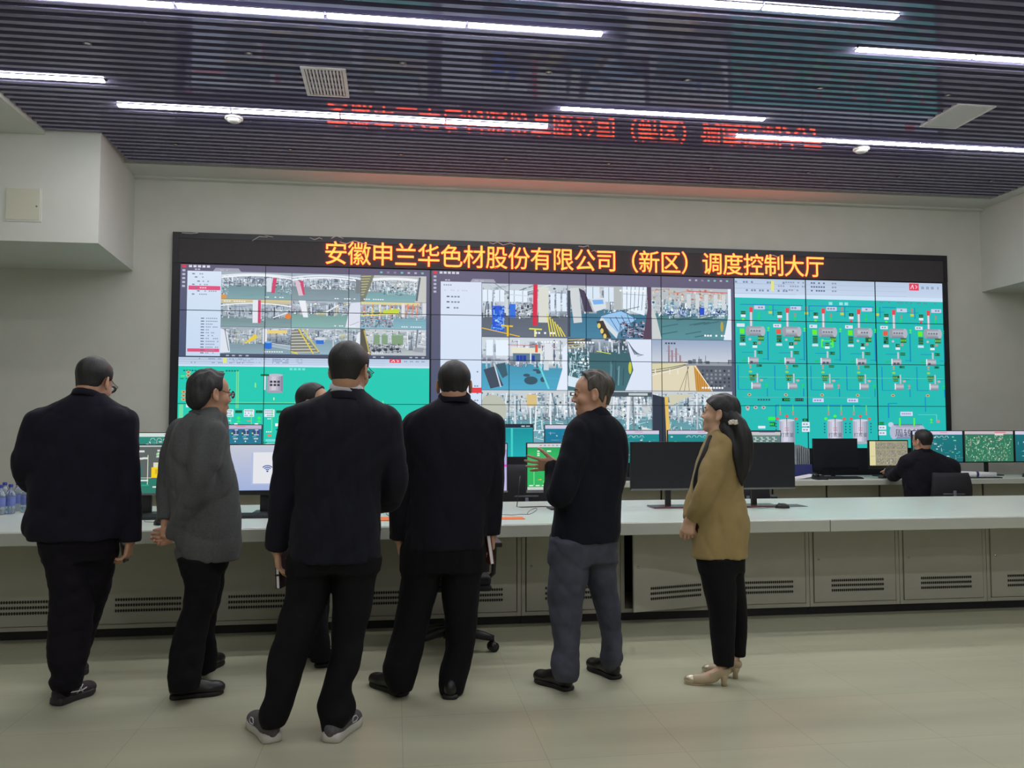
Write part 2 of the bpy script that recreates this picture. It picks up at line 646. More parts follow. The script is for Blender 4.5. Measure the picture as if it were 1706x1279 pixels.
class Sub:
    """A window of a canvas with its own 0..1 coordinates."""

    def __init__(self, c, x0, y0, x1, y1):
        self.c, self.x0, self.y0, self.w, self.h = c, x0, y0, x1 - x0, y1 - y0
        self.asp = self.h / self.w

    def T(self, x, y):
        return (self.x0 + min(1, max(0, x)) * self.w, self.y0 + min(1, max(0, y)) * self.h)

    def poly(self, pts, col):
        self.c.poly([self.T(*p) for p in pts], col)

    def rect(self, x0, y0, x1, y1, col):
        self.poly([(x0, y0), (x1, y0), (x1, y1), (x0, y1)], col)

    def grad(self, x0, y0, x1, y1, a, b):
        p, q = self.T(x0, y0), self.T(x1, y1)
        self.c.grad(p[0], p[1], q[0], q[1], a, b)

    def line(self, x0, y0, x1, y1, w, col):
        p, q = self.T(x0, y0), self.T(x1, y1)
        self.c.line(p[0], p[1], q[0], q[1], w * self.w, col)

    def path(self, pts, w, col):
        for a, b in zip(pts[:-1], pts[1:]):
            self.line(a[0], a[1], b[0], b[1], w, col)

    def ell(self, x, y, rx, ry, col, n=14):
        self.poly([(x + rx * math.cos(2 * math.pi * i / n), y + ry * math.sin(2 * math.pi * i / n)) for i in range(n)], col)


def clutter(s, R, x0, y0, x1, y1, n, pal, big=.05, small=.006, vert=.5):
    big = min(big, .05) * .72
    small = small * .8
    for _ in range(int(n * 2.2)):
        x, yy = R.uniform(x0, x1), R.uniform(y0, y1)
        c = R.choice(pal)
        j = R.uniform(-18, 18)
        c = (c[0] + j, c[1] + j, c[2] + j)
        q = R.random()
        if q < .45:
            if R.random() < vert:
                s.line(x, yy, x + R.uniform(-.02, .02), min(y1, yy + R.uniform(.05, .22)), R.uniform(small, small * 2.6), c)
            else:
                s.line(x, yy, min(x1, x + R.uniform(.04, .16)), yy + R.uniform(-.05, .05), R.uniform(small, small * 2.2), c)
        elif q < .8:
            w, h = R.uniform(small, big), R.uniform(small * 2, big * 1.6)
            s.rect(x, yy, min(x1, x + w), min(y1, yy + h), c)
        else:
            s.ell(x, yy, R.uniform(small, big * .5), R.uniform(small * 1.5, big * .7), c, 8)


GREYS = [(214, 222, 232), (186, 198, 212), (158, 172, 186), (128, 142, 158), (98, 110, 128), (76, 86, 106), (228, 236, 246), (170, 184, 196), (200, 212, 222)]
TEALG = [(150, 190, 205), (215, 232, 240), (95, 130, 145), (80, 108, 124), (180, 205, 215), (58, 82, 98), (235, 245, 250), (130, 176, 190), (196, 224, 236)]


def stamp(s, R, x=.62, y=.91, n=9, col=(240, 244, 248)):
    for i in range(n):
        if R.random() < .8:
            s.rect(x + i * .035, y, x + i * .035 + .024, y + .035, col)


def feed_common(s, R, floor, fy, wall=(164, 177, 188), pal=GREYS, n=150, top=.12):
    s.rect(0, 0, 1, 1, wall)
    s.grad(0, fy, 1, 1, tuple(v * .92 for v in floor), tuple(min(255, v * 1.06) for v in floor))
    for _ in range(14):
        x, yy = R.random(), R.uniform(fy + .05, 1)
        s.line(x, yy, x + R.uniform(.1, .4), yy + R.uniform(-.02, .02), .008, tuple(v * R.uniform(.9, 1.1) for v in floor))
    mid = pal[2:] if len(pal) > 4 else pal
    for _ in range(26):                     # big soft shapes first: machines, tanks and walls
        x, yy = R.uniform(-.05, .95), R.uniform(top, fy)
        w_, h_ = R.uniform(.05, .16), R.uniform(.05, .2)
        q = R.choice(mid)
        q = tuple(.55 * q[i] + .45 * wall[i] for i in range(3))
        s.grad(max(0, x), yy, min(1, x + w_), min(fy + .08, yy + h_), tuple(min(255, v * 1.1) for v in q), tuple(v * .8 for v in q))
    for _ in range(16):                     # pipes and columns
        x = R.random()
        s.line(x, R.uniform(top, top + .15), x + R.uniform(-.01, .01), fy + R.uniform(0, .12), R.uniform(.008, .022), R.choice(pal))
    clutter(s, R, 0, top, 1, fy + .06, int(n * .62), pal, .06)


def arcs(s, y0, sag, w, col, x0=0.0, x1=1.0):
    s.path([(x0 + (x1 - x0) * i / 10, y0 + sag * (2 * i / 10 - 1) ** 2) for i in range(11)], w, col)


def feed(c, box, kind, seed):
    s = Sub(c, *box)
    R = random.Random(seed)
    Wt, Rd, Ye, Bl = (228, 233, 242), (205, 70, 112), (226, 204, 70), (40, 110, 210)
    if kind == 'hall_a':
        feed_common(s, R, (122, 156, 162), .46)
        arcs(s, .07, .08, .035, Wt)
        arcs(s, .12, .10, .04, (240, 244, 250))
        s.rect(.645, .2, .715, .72, (214, 220, 230))
        s.poly([(.735, .2), (.79, .2), (.76, .76), (.71, .76)], Rd)
        clutter(s, R, .8, .25, 1, .8, 40, GREYS)
        s.ell(.03, .92, .05, .09, (214, 150, 80))
        clutter(s, R, 0, .3, .1, .85, 26, GREYS)
    elif kind == 'hall_b':
        feed_common(s, R, (128, 148, 156), .44)
        arcs(s, .06, .1, .04, Wt)
        arcs(s, .14, .12, .04, (240, 244, 250))
        s.poly([(.04, .28), (.10, .28), (.17, .82), (.10, .84)], (216, 190, 205))
        s.poly([(.11, .28), (.16, .28), (.19, .8), (.16, .8)], Rd)
        clutter(s, R, .22, .38, .9, .58, 50, [(235, 240, 245), (210, 218, 226), (90, 98, 112)])
        s.rect(.93, .2, 1, .7, (120, 126, 130))
    elif kind == 'hall_c':
        feed_common(s, R, (124, 166, 172), .55, wall=(186, 190, 190))
        s.poly([(0, 0), (.2, 0), (.05, 1), (0, 1)], (120, 124, 110))
        for i in range(8):
            s.line(0, .06 + i * .1, .15 - i * .015, .04 + i * .1, .014, (226, 214, 130))
        arcs(s, .12, .05, .07, (238, 242, 246), .18, .86)
        clutter(s, R, .3, .35, .85, .72, 60, [(235, 240, 245), (190, 200, 210), (60, 70, 88), (130, 180, 190)])
        s.poly([(.9, 0), (1, 0), (1, 1), (.82, 1), (.9, .5)], (196, 198, 194))
        s.line(.9, .05, .85, .95, .03, (96, 104, 116))
    elif kind == 'col_red':
        feed_common(s, R, (124, 150, 154), .62)
        s.grad(0, 0, 1, .16, (214, 200, 150), (190, 184, 160))
        arcs(s, .14, .1, .026, (240, 244, 248))
        s.rect(.45, .02, .525, .86, (226, 230, 238))
        s.rect(.525, .02, .565, .86, Rd)
        s.line(.74, .66, .95, .46, .025, (228, 233, 240))
        clutter(s, R, .57, .5, .62, .82, 10, GREYS)
        s.ell(.96, .6, .05, .1, (222, 130, 60))
    elif kind == 'wide_floor':
        feed_common(s, R, (128, 168, 164), .46, pal=GREYS + [(205, 160, 180), (215, 196, 90)], top=.02)
        s.poly([(.10, .0), (.2, .0), (.24, .62), (.17, .62)], (232, 236, 244))
        s.line(.5, .42, .68, .14, .025, (232, 236, 242))
        s.poly([(.86, .06), (1, .02), (1, .98), (.78, .98)], (218, 222, 236))
        s.line(.8, .95, .98, .75, .01, (150, 150, 170))
    elif kind == 'rails':
        feed_common(s, R, (126, 172, 186), .55, pal=GREYS + [(206, 120, 110), (140, 170, 90)], top=.03)
        s.grad(0, 0, .9, .1, (226, 214, 150), (214, 204, 160))
        clutter(s, R, 0, .58, .5, .95, 60, [(130, 70, 96), (170, 120, 140), (70, 74, 100), (200, 204, 214)])
        s.line(0, .52, .6, .42, .03, (232, 214, 110))
        s.line(0, .4, .6, .34, .012, Ye)
        for x in (.18, .3, .46, .52):
            s.line(x, .22, x, .48, .014, Ye)
        s.poly([(.34, .3), (.58, .24), (.58, .4), (.34, .46)], (196, 214, 60))
        s.rect(.62, .04, .67, .56, (230, 220, 222))
        for x in (.72, .8, .87):
            s.line(x, .05, x - .02, .5, .016, (232, 130, 90))
        s.poly([(.94, .0), (1, 0), (1, .5), (.94, .5)], (214, 218, 222))
    elif kind == 'drum_a':
        feed_common(s, R, (132, 158, 170), .56, pal=GREYS + [(196, 190, 160)], top=.02)
        s.poly([(0, .06), (.1, .2), (.14, .95), (0, .98)], (222, 228, 238))
        s.line(.06, .1, .12, .9, .012, (120, 128, 140))
        s.poly([(.66, .1), (.95, .1), (.95, .22), (.66, .24)], (232, 206, 130))
        for i in range(6):
            s.line(.34 + i * .02, .62 - i * .02, .5 + i * .006, .24 + i * .03, .014, Ye)
        s.rect(.6, .06, .66, .62, (226, 230, 238))
        for i in range(9):
            s.line(.66, .28 + i * .05, 1, .34 + i * .06, .018, R.choice(GREYS))
        s.rect(.63, .56, .73, .78, Bl)
        s.ell(.68, .56, .05, .035, (120, 180, 230))
        s.ell(.68, .78, .05, .035, Bl)
    elif kind == 'stairs':
        feed_common(s, R, (140, 170, 186), .45, pal=GREYS + [(200, 200, 150)], top=.02)
        s.poly([(0, .1), (.1, .05), (.42, .96), (0, .96)], (124, 126, 116))
        for i in range(8):
            s.line(0, .16 + i * .11, .1 + i * .042, .14 + i * .11, .022, (208, 210, 204))
        s.line(.1, .02, .32, .98, .02, Ye)
        s.line(.16, .02, .4, .9, .016, Ye)
        s.line(0, .9, .1, .99, .03, Ye)
        s.rect(.36, .4, .47, .6, Bl)
        s.ell(.42, .4, .09, .06, (206, 216, 222))
        s.rect(.6, .3, .615, .8, (200, 206, 214))
        s.poly([(.96, .2), (1, .1), (1, .98), (.9, .98)], (226, 230, 238))
    elif kind == 'tanks':
        feed_common(s, R, (176, 184, 190), .72, wall=(196, 202, 206), n=120, top=.02)
        for x in (.2, .32, .47, .56):
            s.rect(x, .22, x + .09, .6, (128, 158, 124))
            s.rect(x + .02, .16, x + .07, .24, (150, 176, 150))
        clutter(s, R, .12, .55, .62, .9, 70, [(60, 66, 76), (96, 104, 112), (170, 178, 184), (40, 44, 52)])
        for i in range(5):
            s.ell(.2 + i * .09, .82 - i * .015, .03, .05, (52, 58, 68))
        s.poly([(0, 0), (.06, 0), (.1, .5), (.16, 1), (0, 1)], (86, 84, 72))
        s.line(.05, .05, .14, .98, .02, (190, 170, 80))
        s.line(.87, .0, .84, .8, .025, (120, 128, 138))
        s.poly([(.84, .68), (.97, .7), (.95, .88), (.8, .84)], (150, 156, 164))
    elif kind == 'blue_machines':
        feed_common(s, R, (96, 104, 118), .55, wall=(196, 205, 214), top=.06)
        for i in range(7):
            s.line(R.random(), .0, R.random(), .2, .012, R.choice(GREYS))
        for x in (.01, .15, .32, .42):
            s.rect(x, .12, x + .11, .34, (226, 238, 250))
            s.line(x + .055, .12, x + .055, .34, .006, (120, 130, 140))
        clutter(s, R, .3, .35, .6, .6, 40, [(50, 56, 70), (150, 160, 170), (200, 208, 216)])
        s.rect(.12, .42, .26, .9, (36, 90, 214))
        clutter(s, R, .12, .42, .26, .9, 20, [(20, 50, 150), (60, 140, 235), (150, 200, 250)])
        s.rect(.32, .38, .39, .64, (50, 110, 220))
        s.line(.28, .2, .86, .25, .02, (205, 214, 222))
        s.line(.28, .2, .29, .6, .02, (205, 214, 222))
        s.rect(.66, .05, .78, .72, (216, 218, 208))
        s.poly([(.60, 0), (.65, 0), (.645, .78), (.59, .78)], (212, 40, 70))
        for x in (.8, .87, .94):
            s.rect(x, .16, x + .05, .5, (222, 234, 248))
        for i in range(6):
            s.line(.76 + i * .03, .55 + i * .05, .8 + i * .035, .98, .014, (228, 214, 70))
        s.line(0, .84, .44, .99, .018, (232, 190, 50))
        s.line(.3, .8, .3, .99, .024, (232, 190, 50))
        s.line(.22, .79, .36, .8, .03, (236, 196, 60))
        s.line(.55, .84, .7, .85, .03, (214, 224, 90))
        s.line(.62, .86, .62, .99, .024, (226, 220, 150))
    elif kind == 'lab_table':
        feed_common(s, R, (64, 122, 150), .45, wall=(186, 192, 196), n=60, top=.05)
        for x0, x1, h in ((.22, .38, .25), (.43, .55, .3)):
            s.rect(x0, .02, x1, h, (216, 230, 244))
            s.line((x0 + x1) / 2, .02, (x0 + x1) / 2, h, .006, (110, 120, 130))
        s.poly([(.66, .0), (.95, .0), (.92, .55), (.66, .42)], (226, 238, 250))
        for i in range(1, 6):
            s.line(.66 + i * .05, 0, .66 + i * .045, .45, .006, (80, 90, 100))
        s.line(.66, .14, .95, .16, .006, (80, 90, 100))
        s.rect(.55, .0, .64, .45, (178, 184, 184))
        s.poly([(.02, .06), (.13, .04), (.17, .7), (.07, .72)], (206, 212, 214))
        s.poly([(.13, .05), (.2, .1), (.3, .5), (.2, .5)], (70, 60, 84))
        s.poly([(.26, .25), (.44, .22), (.46, .42), (.32, .5)], (214, 222, 228))
        s.poly([(.29, .27), (.42, .26), (.43, .34), (.31, .36)], (120, 176, 236))
        s.poly([(.4, .58), (.62, .46), (.82, .62), (.6, .9)], (150, 196, 238))
        s.poly([(.4, .58), (.6, .9), (.58, 1), (.38, .66)], (210, 220, 226))
        for i in range(5):
            s.line(.6 + .05 * i, .86 - .05 * i, .5 + .07 * i, .6 - .02 * i, .008, (60, 84, 110))
        s.line(.5, .52, .86, .38, .012, (70, 84, 100))
        clutter(s, R, .62, .66, .92, .98, 60, [(40, 42, 60), (90, 80, 110), (200, 190, 210), (60, 60, 80)])
        s.poly([(.34, .68), (.42, .66), (.52, .99), (.42, .99)], (60, 50, 40))
        for i in range(3):
            s.ell(.37 + i * .035, .76 + i * .1, .02, .05, (226, 200, 110))
        s.poly([(.95, 0), (1, 0), (1, 1), (.9, 1), (.96, .4)], (84, 64, 84))
        s.rect(.0, .1, .03, .98, (60, 70, 84))
    elif kind == 'green_floor':
        feed_common(s, R, (84, 136, 144), .5, wall=(182, 190, 196), pal=TEALG, n=140, top=.22)
        clutter(s, R, 0, .02, .9, .24, 50, [(190, 176, 140), (150, 130, 110), (220, 214, 190), (206, 120, 110)], vert=.2)
        s.line(.45, .06, .96, .08, .02, (206, 90, 110))
        for x in (.44, .55, .66, .78, .88):
            s.rect(x, .12, x + .05, .4, (206, 212, 216))
        clutter(s, R, .1, .36, .95, .54, 60, [(230, 240, 250), (60, 70, 100), (40, 90, 190), (150, 170, 190)])
        s.rect(.6, .38, .66, .52, (36, 80, 200))
        for i in range(14):
            x, yy = R.uniform(.1, .7), R.uniform(.55, .95)
            s.line(x, yy, x + .2, yy - .06, .02, (62, 104, 112))
        s.poly([(.96, 0), (1, 0), (1, 1), (.9, 1), (.96, .55)], (224, 234, 246))
        s.ell(.88, .74, .02, .1, (176, 160, 80))
        s.poly([(0, .3), (.06, .6), (.12, 1), (0, 1)], (200, 206, 206))
    elif kind == 'blue_floor':
        feed_common(s, R, (72, 158, 190), .5, wall=(206, 214, 222), n=70, top=.03)
        for x in (.05, .16, .24):
            s.rect(x, .05, x + .08, .35, (228, 240, 252))
        s.poly([(.34, .18), (.7, .2), (.7, .3), (.34, .3)], (226, 226, 206))
        s.line(.3, .14, .86, .16, .014, (196, 120, 130))
        s.rect(.36, .3, .68, .46, (92, 120, 140))
        for x in (.4, .44, .48, .58):
            s.rect(x, .34, x + .035, .45, (26, 60, 160))
        s.rect(.56, .3, .575, .5, (226, 232, 240))
        s.rect(.62, .13, .65, .28, (214, 90, 70))
        s.poly([(.02, .62), (.15, .55), (.25, .92), (.1, .98)], (62, 74, 92))
        s.poly([(.16, .52), (.27, .48), (.3, .72), (.24, .78)], (56, 92, 108))
        s.line(.14, .5, .22, .95, .016, (200, 214, 226))
        for (x, yy, a, b) in ((.57, .82, .08, .08), (.52, .72, .04, .03), (.66, .66, .03, .03), (.71, .8, .03, .05), (.63, .62, .04, .02)):
            s.ell(x, yy, a, b, (52, 84, 100))
        s.line(.66, .5, .78, .98, .022, (110, 214, 220))
        s.rect(.73, .1, .82, .5, (220, 226, 232))
        s.poly([(.72, .42), (.78, .42), (.78, .62), (.72, .62)], (206, 214, 220))
        s.poly([(.94, .2), (1, .1), (1, 1), (.87, 1), (.94, .6)], (226, 236, 250))
    elif kind == 'dark_floor':
        feed_common(s, R, (60, 104, 112), .2, wall=(66, 84, 98), n=50, top=.0)
        clutter(s, R, 0, .15, .25, .9, 80, TEALG)
        for i in range(4):
            s.line(0, .03 + i * .05, .2, .01 + i * .05, .014, (226, 196, 110))
        s.line(.34, .24, .51, .29, .016, (214, 220, 90))
        for i in range(10):
            x = R.uniform(.3, .7)
            s.line(x, R.uniform(.4, .6), x - .01, .9, .012, R.choice([(84, 130, 138), (120, 160, 170), (50, 84, 96)]))
        s.poly([(.7, 0), (1, 0), (1, 1), (.68, 1), (.78, .6)], (218, 228, 244))
        for i in range(8):
            s.line(.72 + i * .015, .05 + i * .04, .8 + i * .015, .3, .01, (96, 110, 130))
        s.ell(.74, .56, .02, .12, (196, 200, 60))
        s.poly([(0, .72), (.14, .78), (.1, .95), (0, .92)], (214, 232, 244))
    elif kind == 'roof_road':
        s.grad(0, 0, 1, .48, (150, 168, 196), (204, 210, 220))
        s.rect(0, .44, 1, .6, (150, 156, 164))
        for x, h in ((.2, .1), (.24, .2), (.29, .16), (.34, .3)):
            s.rect(x, h, x + .022, .43, (150, 130, 140))
            s.line(x - .02, h + .12, x + .05, h + .12, .012, (196, 120, 120))
        for i in range(16):
            x = R.uniform(.4, .98)
            s.rect(x, R.uniform(.36, .43), x + R.uniform(.01, .05), .47, R.choice([(110, 120, 136), (140, 146, 156), (90, 98, 112)]))
        s.line(.59, .32, .59, .46, .008, (120, 126, 140))
        s.line(.67, .3, .67, .46, .008, (120, 126, 140))
        s.poly([(0, .47), (.46, .45), (.3, .56), (0, .66)], (214, 208, 170))
        s.poly([(.5, .5), (1, .5), (1, 1), (.74, 1)], (92, 100, 112))
        for r in range(5):
            for k in range(7):
                s.rect(.62 + k * .055, .58 + r * .075, .645 + k * .055, .62 + r * .075, R.choice([(50, 56, 66), (140, 146, 152), (66, 72, 84)]))
        s.poly([(.0, .66), (.48, .5), (.55, .5), (.74, 1), (0, 1)], (222, 212, 182))
        s.path([(0, .6), (.2, .55), (.42, .48)], .012, (70, 76, 84))
        s.path([(0, .65), (.2, .59), (.42, .5)], .016, (96, 100, 96))
        s.path([(0, .70), (.2, .62), (.42, .51)], .014, (236, 232, 214))
        for x in (.04, .12, .22, .32):
            s.line(x, .58, x, .68, .012, (236, 232, 214))
        s.poly([(.52, .5), (.56, .52), (.74, 1), (.55, 1)], (206, 150, 64))
        for i in range(6):
            s.line(.53 + i * .03, .55 + i * .06, .55 + i * .025, .98, .008, (170, 116, 50))
        s.path([(.53, .5), (.75, 1)], .012, (240, 236, 220))
        for i in range(3):
            s.line(.46 - .01 * i, .52, .34 + .06 * i, 1, .006, (120, 110, 96))
    elif kind in ('plant_a', 'plant_b', 'plant_c'):
        feed_common(s, R, (104, 160, 172), .5, wall=(198, 206, 210), pal=TEALG + GREYS, n=190, top=.04)
        clutter(s, R, .1, .5, .95, .92, 60, TEALG, .05)
        for i in range(9):
            x = R.random()
            s.line(x, .05, x + R.uniform(-.02, .02), R.uniform(.4, .8), .018, R.choice([(226, 234, 240), (180, 190, 196), (120, 132, 140)]))
        if kind == 'plant_a':
            s.ell(.12, .38, .17, .3, (186, 190, 176))
            s.rect(.52, .08, .64, .3, (214, 190, 130))
            s.line(0, .78, 1, .76, .018, (226, 236, 240))
            s.line(.38, .1, .39, .98, .024, (206, 216, 222))
        if kind == 'plant_b':
            s.rect(.3, .02, 1, .11, (70, 84, 92))
            s.rect(.72, .04, .95, .085, (190, 200, 204))
            s.rect(.02, .03, .14, .1, (60, 70, 74))
            s.rect(.04, .045, .09, .08, (230, 236, 230))
            s.poly([(.88, .7), (1, .75), (1, 1), (.86, 1)], (226, 226, 222))
            s.ell(.94, .88, .05, .07, (216, 150, 50))
        if kind == 'plant_c':
            s.poly([(0, .06), (.15, .12), (.17, 1), (0, 1)], (46, 54, 70))
            s.poly([(.15, .1), (.19, .1), (.22, 1), (.17, 1)], (228, 190, 96))
            for i in range(7):
                s.line(.5 + i * .06, .02, .75 + i * .05, .3, .012, (206, 214, 220))
            s.poly([(.2, .06), (.5, .06), (.22, .3)], (206, 204, 180))
    if kind not in ('roof_road',):
        stamp(s, R, .62 if R.random() < .7 else .04, .9 if R.random() < .8 else .06)
    else:
        stamp(s, R, .62, .92)
        stamp(s, R, .13, .05, 6, (70, 80, 100))


# ------------------------------------------------------------------ process diagrams
TEAL = (34, 186, 180)
TEAL2 = (33, 200, 178)
PIPE = (20, 128, 196)


def vessel(c, x0, y0, x1, y1, a=(196, 198, 208), d=(118, 128, 142), horizontal=True):
    n = 7
    for i in range(n):
        f = abs((i + .5) / n - .42) / .58
        col = tuple(a[k] * (1 - f) + d[k] * f for k in range(3))
        if horizontal:
            c.rect(x0, y0 + (y1 - y0) * i / n, x1, y0 + (y1 - y0) * (i + 1) / n, col)
        else:
            c.rect(x0 + (x1 - x0) * i / n, y0, x0 + (x1 - x0) * (i + 1) / n, y1, col)


def digits(c, x, y, w, h, col=(30, 70, 40), bar=(120, 240, 90), R=random):
    c.rect(x, y, x + w, y + h, col)
    n = 4
    for i in range(n):
        if R.random() < .85:
            c.rect(x + w * (i + .2) / n, y + h * .25, x + w * (i + .75) / n, y + h * .75, bar)


def valve(c, x, y, r, col):
    c.poly([(x - r, y - r * 1.6), (x + r, y - r * 1.6), (x, y)], col)
    c.poly([(x, y), (x + r, y + r * 1.6), (x - r, y + r * 1.6)], col)
    c.ell(x, y - r * 1.7, r * .6, r, col, 8)


def text_dashes(c, R, x, y, w, h, col, fill=.75):
    n = max(2, int(w / (h * .9)))
    for i in range(n):
        if R.random() < fill:
            c.rect(x + w * i / n, y, x + w * (i + .7) / n, y + h, col)


def scada_header(c, R, x0, y0, x1, y1):
    c.grad(x0, y0, x1, y1, (182, 200, 224), (200, 216, 238))
    h = y1 - y0
    w = x1 - x0
    c.rect(x0, y1 - h * .2, x1, y1, (206, 226, 246))
    for k in (.27, .52, .78):
        c.line(x0, y0 + h * k, x0 + w * .29, y0 + h * k, .006, (140, 160, 190))
        c.line(x0 + w * .33, y0 + h * (k - .02), x0 + w * .82, y0 + h * (k - .02), .005, (160, 172, 200))
    for r in range(2):
        for i in range(7):
            if R.random() < .75:
                text_dashes(c, R, x0 + w * (.005 + i * .037), y0 + h * (.14 + .42 * r), w * .026, h * .10, (120, 140, 176), .6)
    c.rect(x0 + w * .172, y0 + h * .1, x0 + w * .186, y0 + h * .62, (224, 228, 130))
    for r in range(3):
        text_dashes(c, R, x0 + w * .205, y0 + h * (.12 + .2 * r), w * R.uniform(.08, .15), h * .08, (150, 156, 180), .7)
        text_dashes(c, R, x0 + w * .36, y0 + h * (.12 + .2 * r), w * .07, h * .08, (92, 100, 140), .8)
        text_dashes(c, R, x0 + w * .46, y0 + h * (.12 + .2 * r), w * .025, h * .08, (140, 150, 180), .7)
    c.rect(x0 + w * .835, y0 + h * .05, x0 + w * .882, y0 + h * .42, (226, 62, 92))
    c.path([(x0 + w * .842, y0 + h * .34), (x0 + w * .852, y0 + h * .12), (x0 + w * .856, y0 + h * .34)], .012, (250, 210, 220))
    c.path([(x0 + w * .864, y0 + h * .14), (x0 + w * .874, y0 + h * .22), (x0 + w * .866, y0 + h * .32)], .012, (250, 210, 220))
    for i in range(4):
        text_dashes(c, R, x0 + w * (.895 + .024 * i), y0 + h * .2, w * .014, h * .14, (130, 150, 180), .8)


def process_right(c):
    """Six reactor columns above four storage tanks (x 7..10, y 0..4 in panel units)."""
    R = random.Random(11)
    c.rect(7.0, 0, 10.0, 4.0, TEAL)
    scada_header(c, R, 7.0, 0.0, 10.0, .46)
    G, G2, RD, WH = (30, 216, 92), (86, 240, 70), (226, 70, 78), (222, 232, 244)
    c.line(7.08, .62, 7.96, .62, .018, PIPE)
    c.line(8.04, .62, 8.98, .62, .018, PIPE)
    c.line(9.1, .62, 9.3, .62, .018, PIPE)
    text_dashes(c, R, 8.33, .52, .3, .07, (150, 226, 226), .6)
    text_dashes(c, R, 9.0, .485, .9, .035, (90, 140, 160), .5)
    for i in range(6):
        x = 7.24 + .508 * i
        dn = (25, 66, 50)
        c.line(x + .17, .74, x + .36, .74, .012, PIPE)
        c.line(x + .30, .62, x + .30, .88, .012, PIPE)
        c.line(x + .22, 1.25, x + .22, 1.93, .016, PIPE)
        c.line(x + .14, 1.9, x + .22, 1.9, .012, PIPE)
        c.line(x - .14, 1.75, x + .05, 1.75, .012, PIPE)
        c.line(x - .2, 2.05, x - .2, 2.62, .012, PIPE)
        c.line(x - .2, 2.62, x - .03, 2.62, .012, PIPE)
        # tower, head and label
        c.rect(x - .032, .72, x + .012, 1.14, (150, 160, 172))
        c.rect(x - .022, .72, x + .002, 1.14, (216, 220, 228))
        c.rect(x - .034, .68, x + .016, .80, RD)
        c.rect(x + .035, .64, x + .185, .73, (200, 206, 232))
        text_dashes(c, R, x + .05, .665, .12, .035, (120, 130, 170), .8)
        # vessel
        vessel(c, x - .06, 1.13, x + .15, 1.36)
        c.ell(x + .15, 1.245, .035, .115, (176, 182, 194))
        c.ell(x - .06, 1.245, .03, .115, (150, 158, 170))
        text_dashes(c, R, x - .02, 1.22, .15, .04, (110, 116, 130), .7)
        # left stack of tags
        digits(c, x - .15, .78, .065, .075, dn, (60, 160, 90), R)
        c.rect(x - .15, .86, x - .085, .92, WH)
        c.ell(x - .12, .97, .02, .03, G2 if i % 2 == 0 else RD, 8)
        c.rect(x - .21, 1.07, x - .10, 1.15, (216, 226, 240))
        text_dashes(c, R, x - .19, 1.095, .07, .03, (130, 140, 160), .8)
        c.rect(x - .17, 1.19, x - .105, 1.31, (226, 92, 70) if i in (1, 4) else (104, 236, 40))
        for k in range(2):
            digits(c, x - .165, 1.34 + .085 * k, .07, .075, dn, (70, 170, 90), R)
        c.rect(x - .175, 1.53, x - .09, 1.585, (206, 226, 236))
        # right side valves
        valve(c, x + .10, .85, .02, (196, 120, 110) if R.random() < .5 else G)
        valve(c, x + .095, .96, .026, G)
        valve(c, x + .26, .7, .024, (190, 130, 110) if i % 3 else G)
        c.rect(x + .235, .77, x + .285, .83, (196, 206, 70))
        valve(c, x + .23, 1.2, .022, G2)
        digits(c, x + .08, 1.36, .085, .11, (40, 96, 50), (130, 210, 90), R)
        # below the vessel
        c.ell(x - .03, 1.44, .02, .03, (196, 190, 196), 8)
        c.ell(x + .1, 1.52, .022, .035, (196, 150, 140) if i != 2 else G2, 8)
        if i == 2:
            c.path([(x - .04, 1.42), (x - .04, 1.6), (x + .12, 1.6), (x + .12, 1.45), (x - .04, 1.45)], .02, G2)
        digits(c, x + .01, 1.5, .055, .07, dn, (120, 190, 130), R)
        c.rect(x + .005, 1.585, x + .07, 1.64, (226, 236, 244))
        # condenser
        c.rect(x + .028, 1.7, x + .052, 1.88, (196, 202, 210))
        digits(c, x + .07, 1.71, .075, .07, (26, 92, 66), (60, 170, 110), R)
        vessel(c, x - .05, 1.86, x + .085, 2.02)
        c.rect(x - .06, 1.86, x - .045, 2.02, (236, 240, 246))
        text_dashes(c, R, x - .03, 1.95, .1, .05, (84, 90, 104), .9)
        c.rect(x - .14, 1.92, x - .085, 1.955, (40, 190, 90))
        digits(c, x + .055, 2.03, .075, .055, (26, 92, 66), (60, 170, 110), R)
        valve(c, x - .03, 2.09, .02, (210, 150, 120))
        c.ell(x - .03, 2.2, .026, .026, (150, 210, 80), 8)
        # receiver
        digits(c, x - .05, 2.27, .1, .07, (30, 84, 50), (130, 190, 90), R)
        digits(c, x - .04, 2.35, .07, .055, (30, 84, 50), (130, 190, 90), R)
        c.rect(x + .055, 2.24, x + .075, 2.46, (190, 196, 206))
        vessel(c, x - .005, 2.46, x + .11, 2.61)
        c.rect(x - .02, 2.45, x - .005, 2.6, (236, 240, 246))
        c.line(x + .1, 2.36, x + .2, 2.36, .012, PIPE)
        c.ell(x + .12, 2.4, .025, .03, (206, 170, 160), 8)
        valve(c, x + .19, 2.55, .024, G if i not in (2, 4) else (200, 150, 140))
        c.line(x + .2, 2.58, x + .2, 2.78, .012, PIPE)
        c.ell(x - .05, 2.74, .028, .034, (206, 184, 130), 8)
        c.ell(x - .05, 2.74, .015, .018, (120, 100, 90), 8)
    c.line(7.05, 2.33, 9.97, 2.33, .008, (120, 214, 150))
    c.dy = -.13
    c.line(7.1, 2.93, 8.9, 2.93, .006, (120, 190, 180))
    text_dashes(c, R, 7.3, 2.97, .22, .04, (40, 90, 100), .7)
    digits(c, 7.64, 2.95, .11, .07, (24, 60, 44), (60, 190, 80), R)
    digits(c, 7.82, 2.95, .12, .07, (30, 50, 50), (90, 120, 120), R)
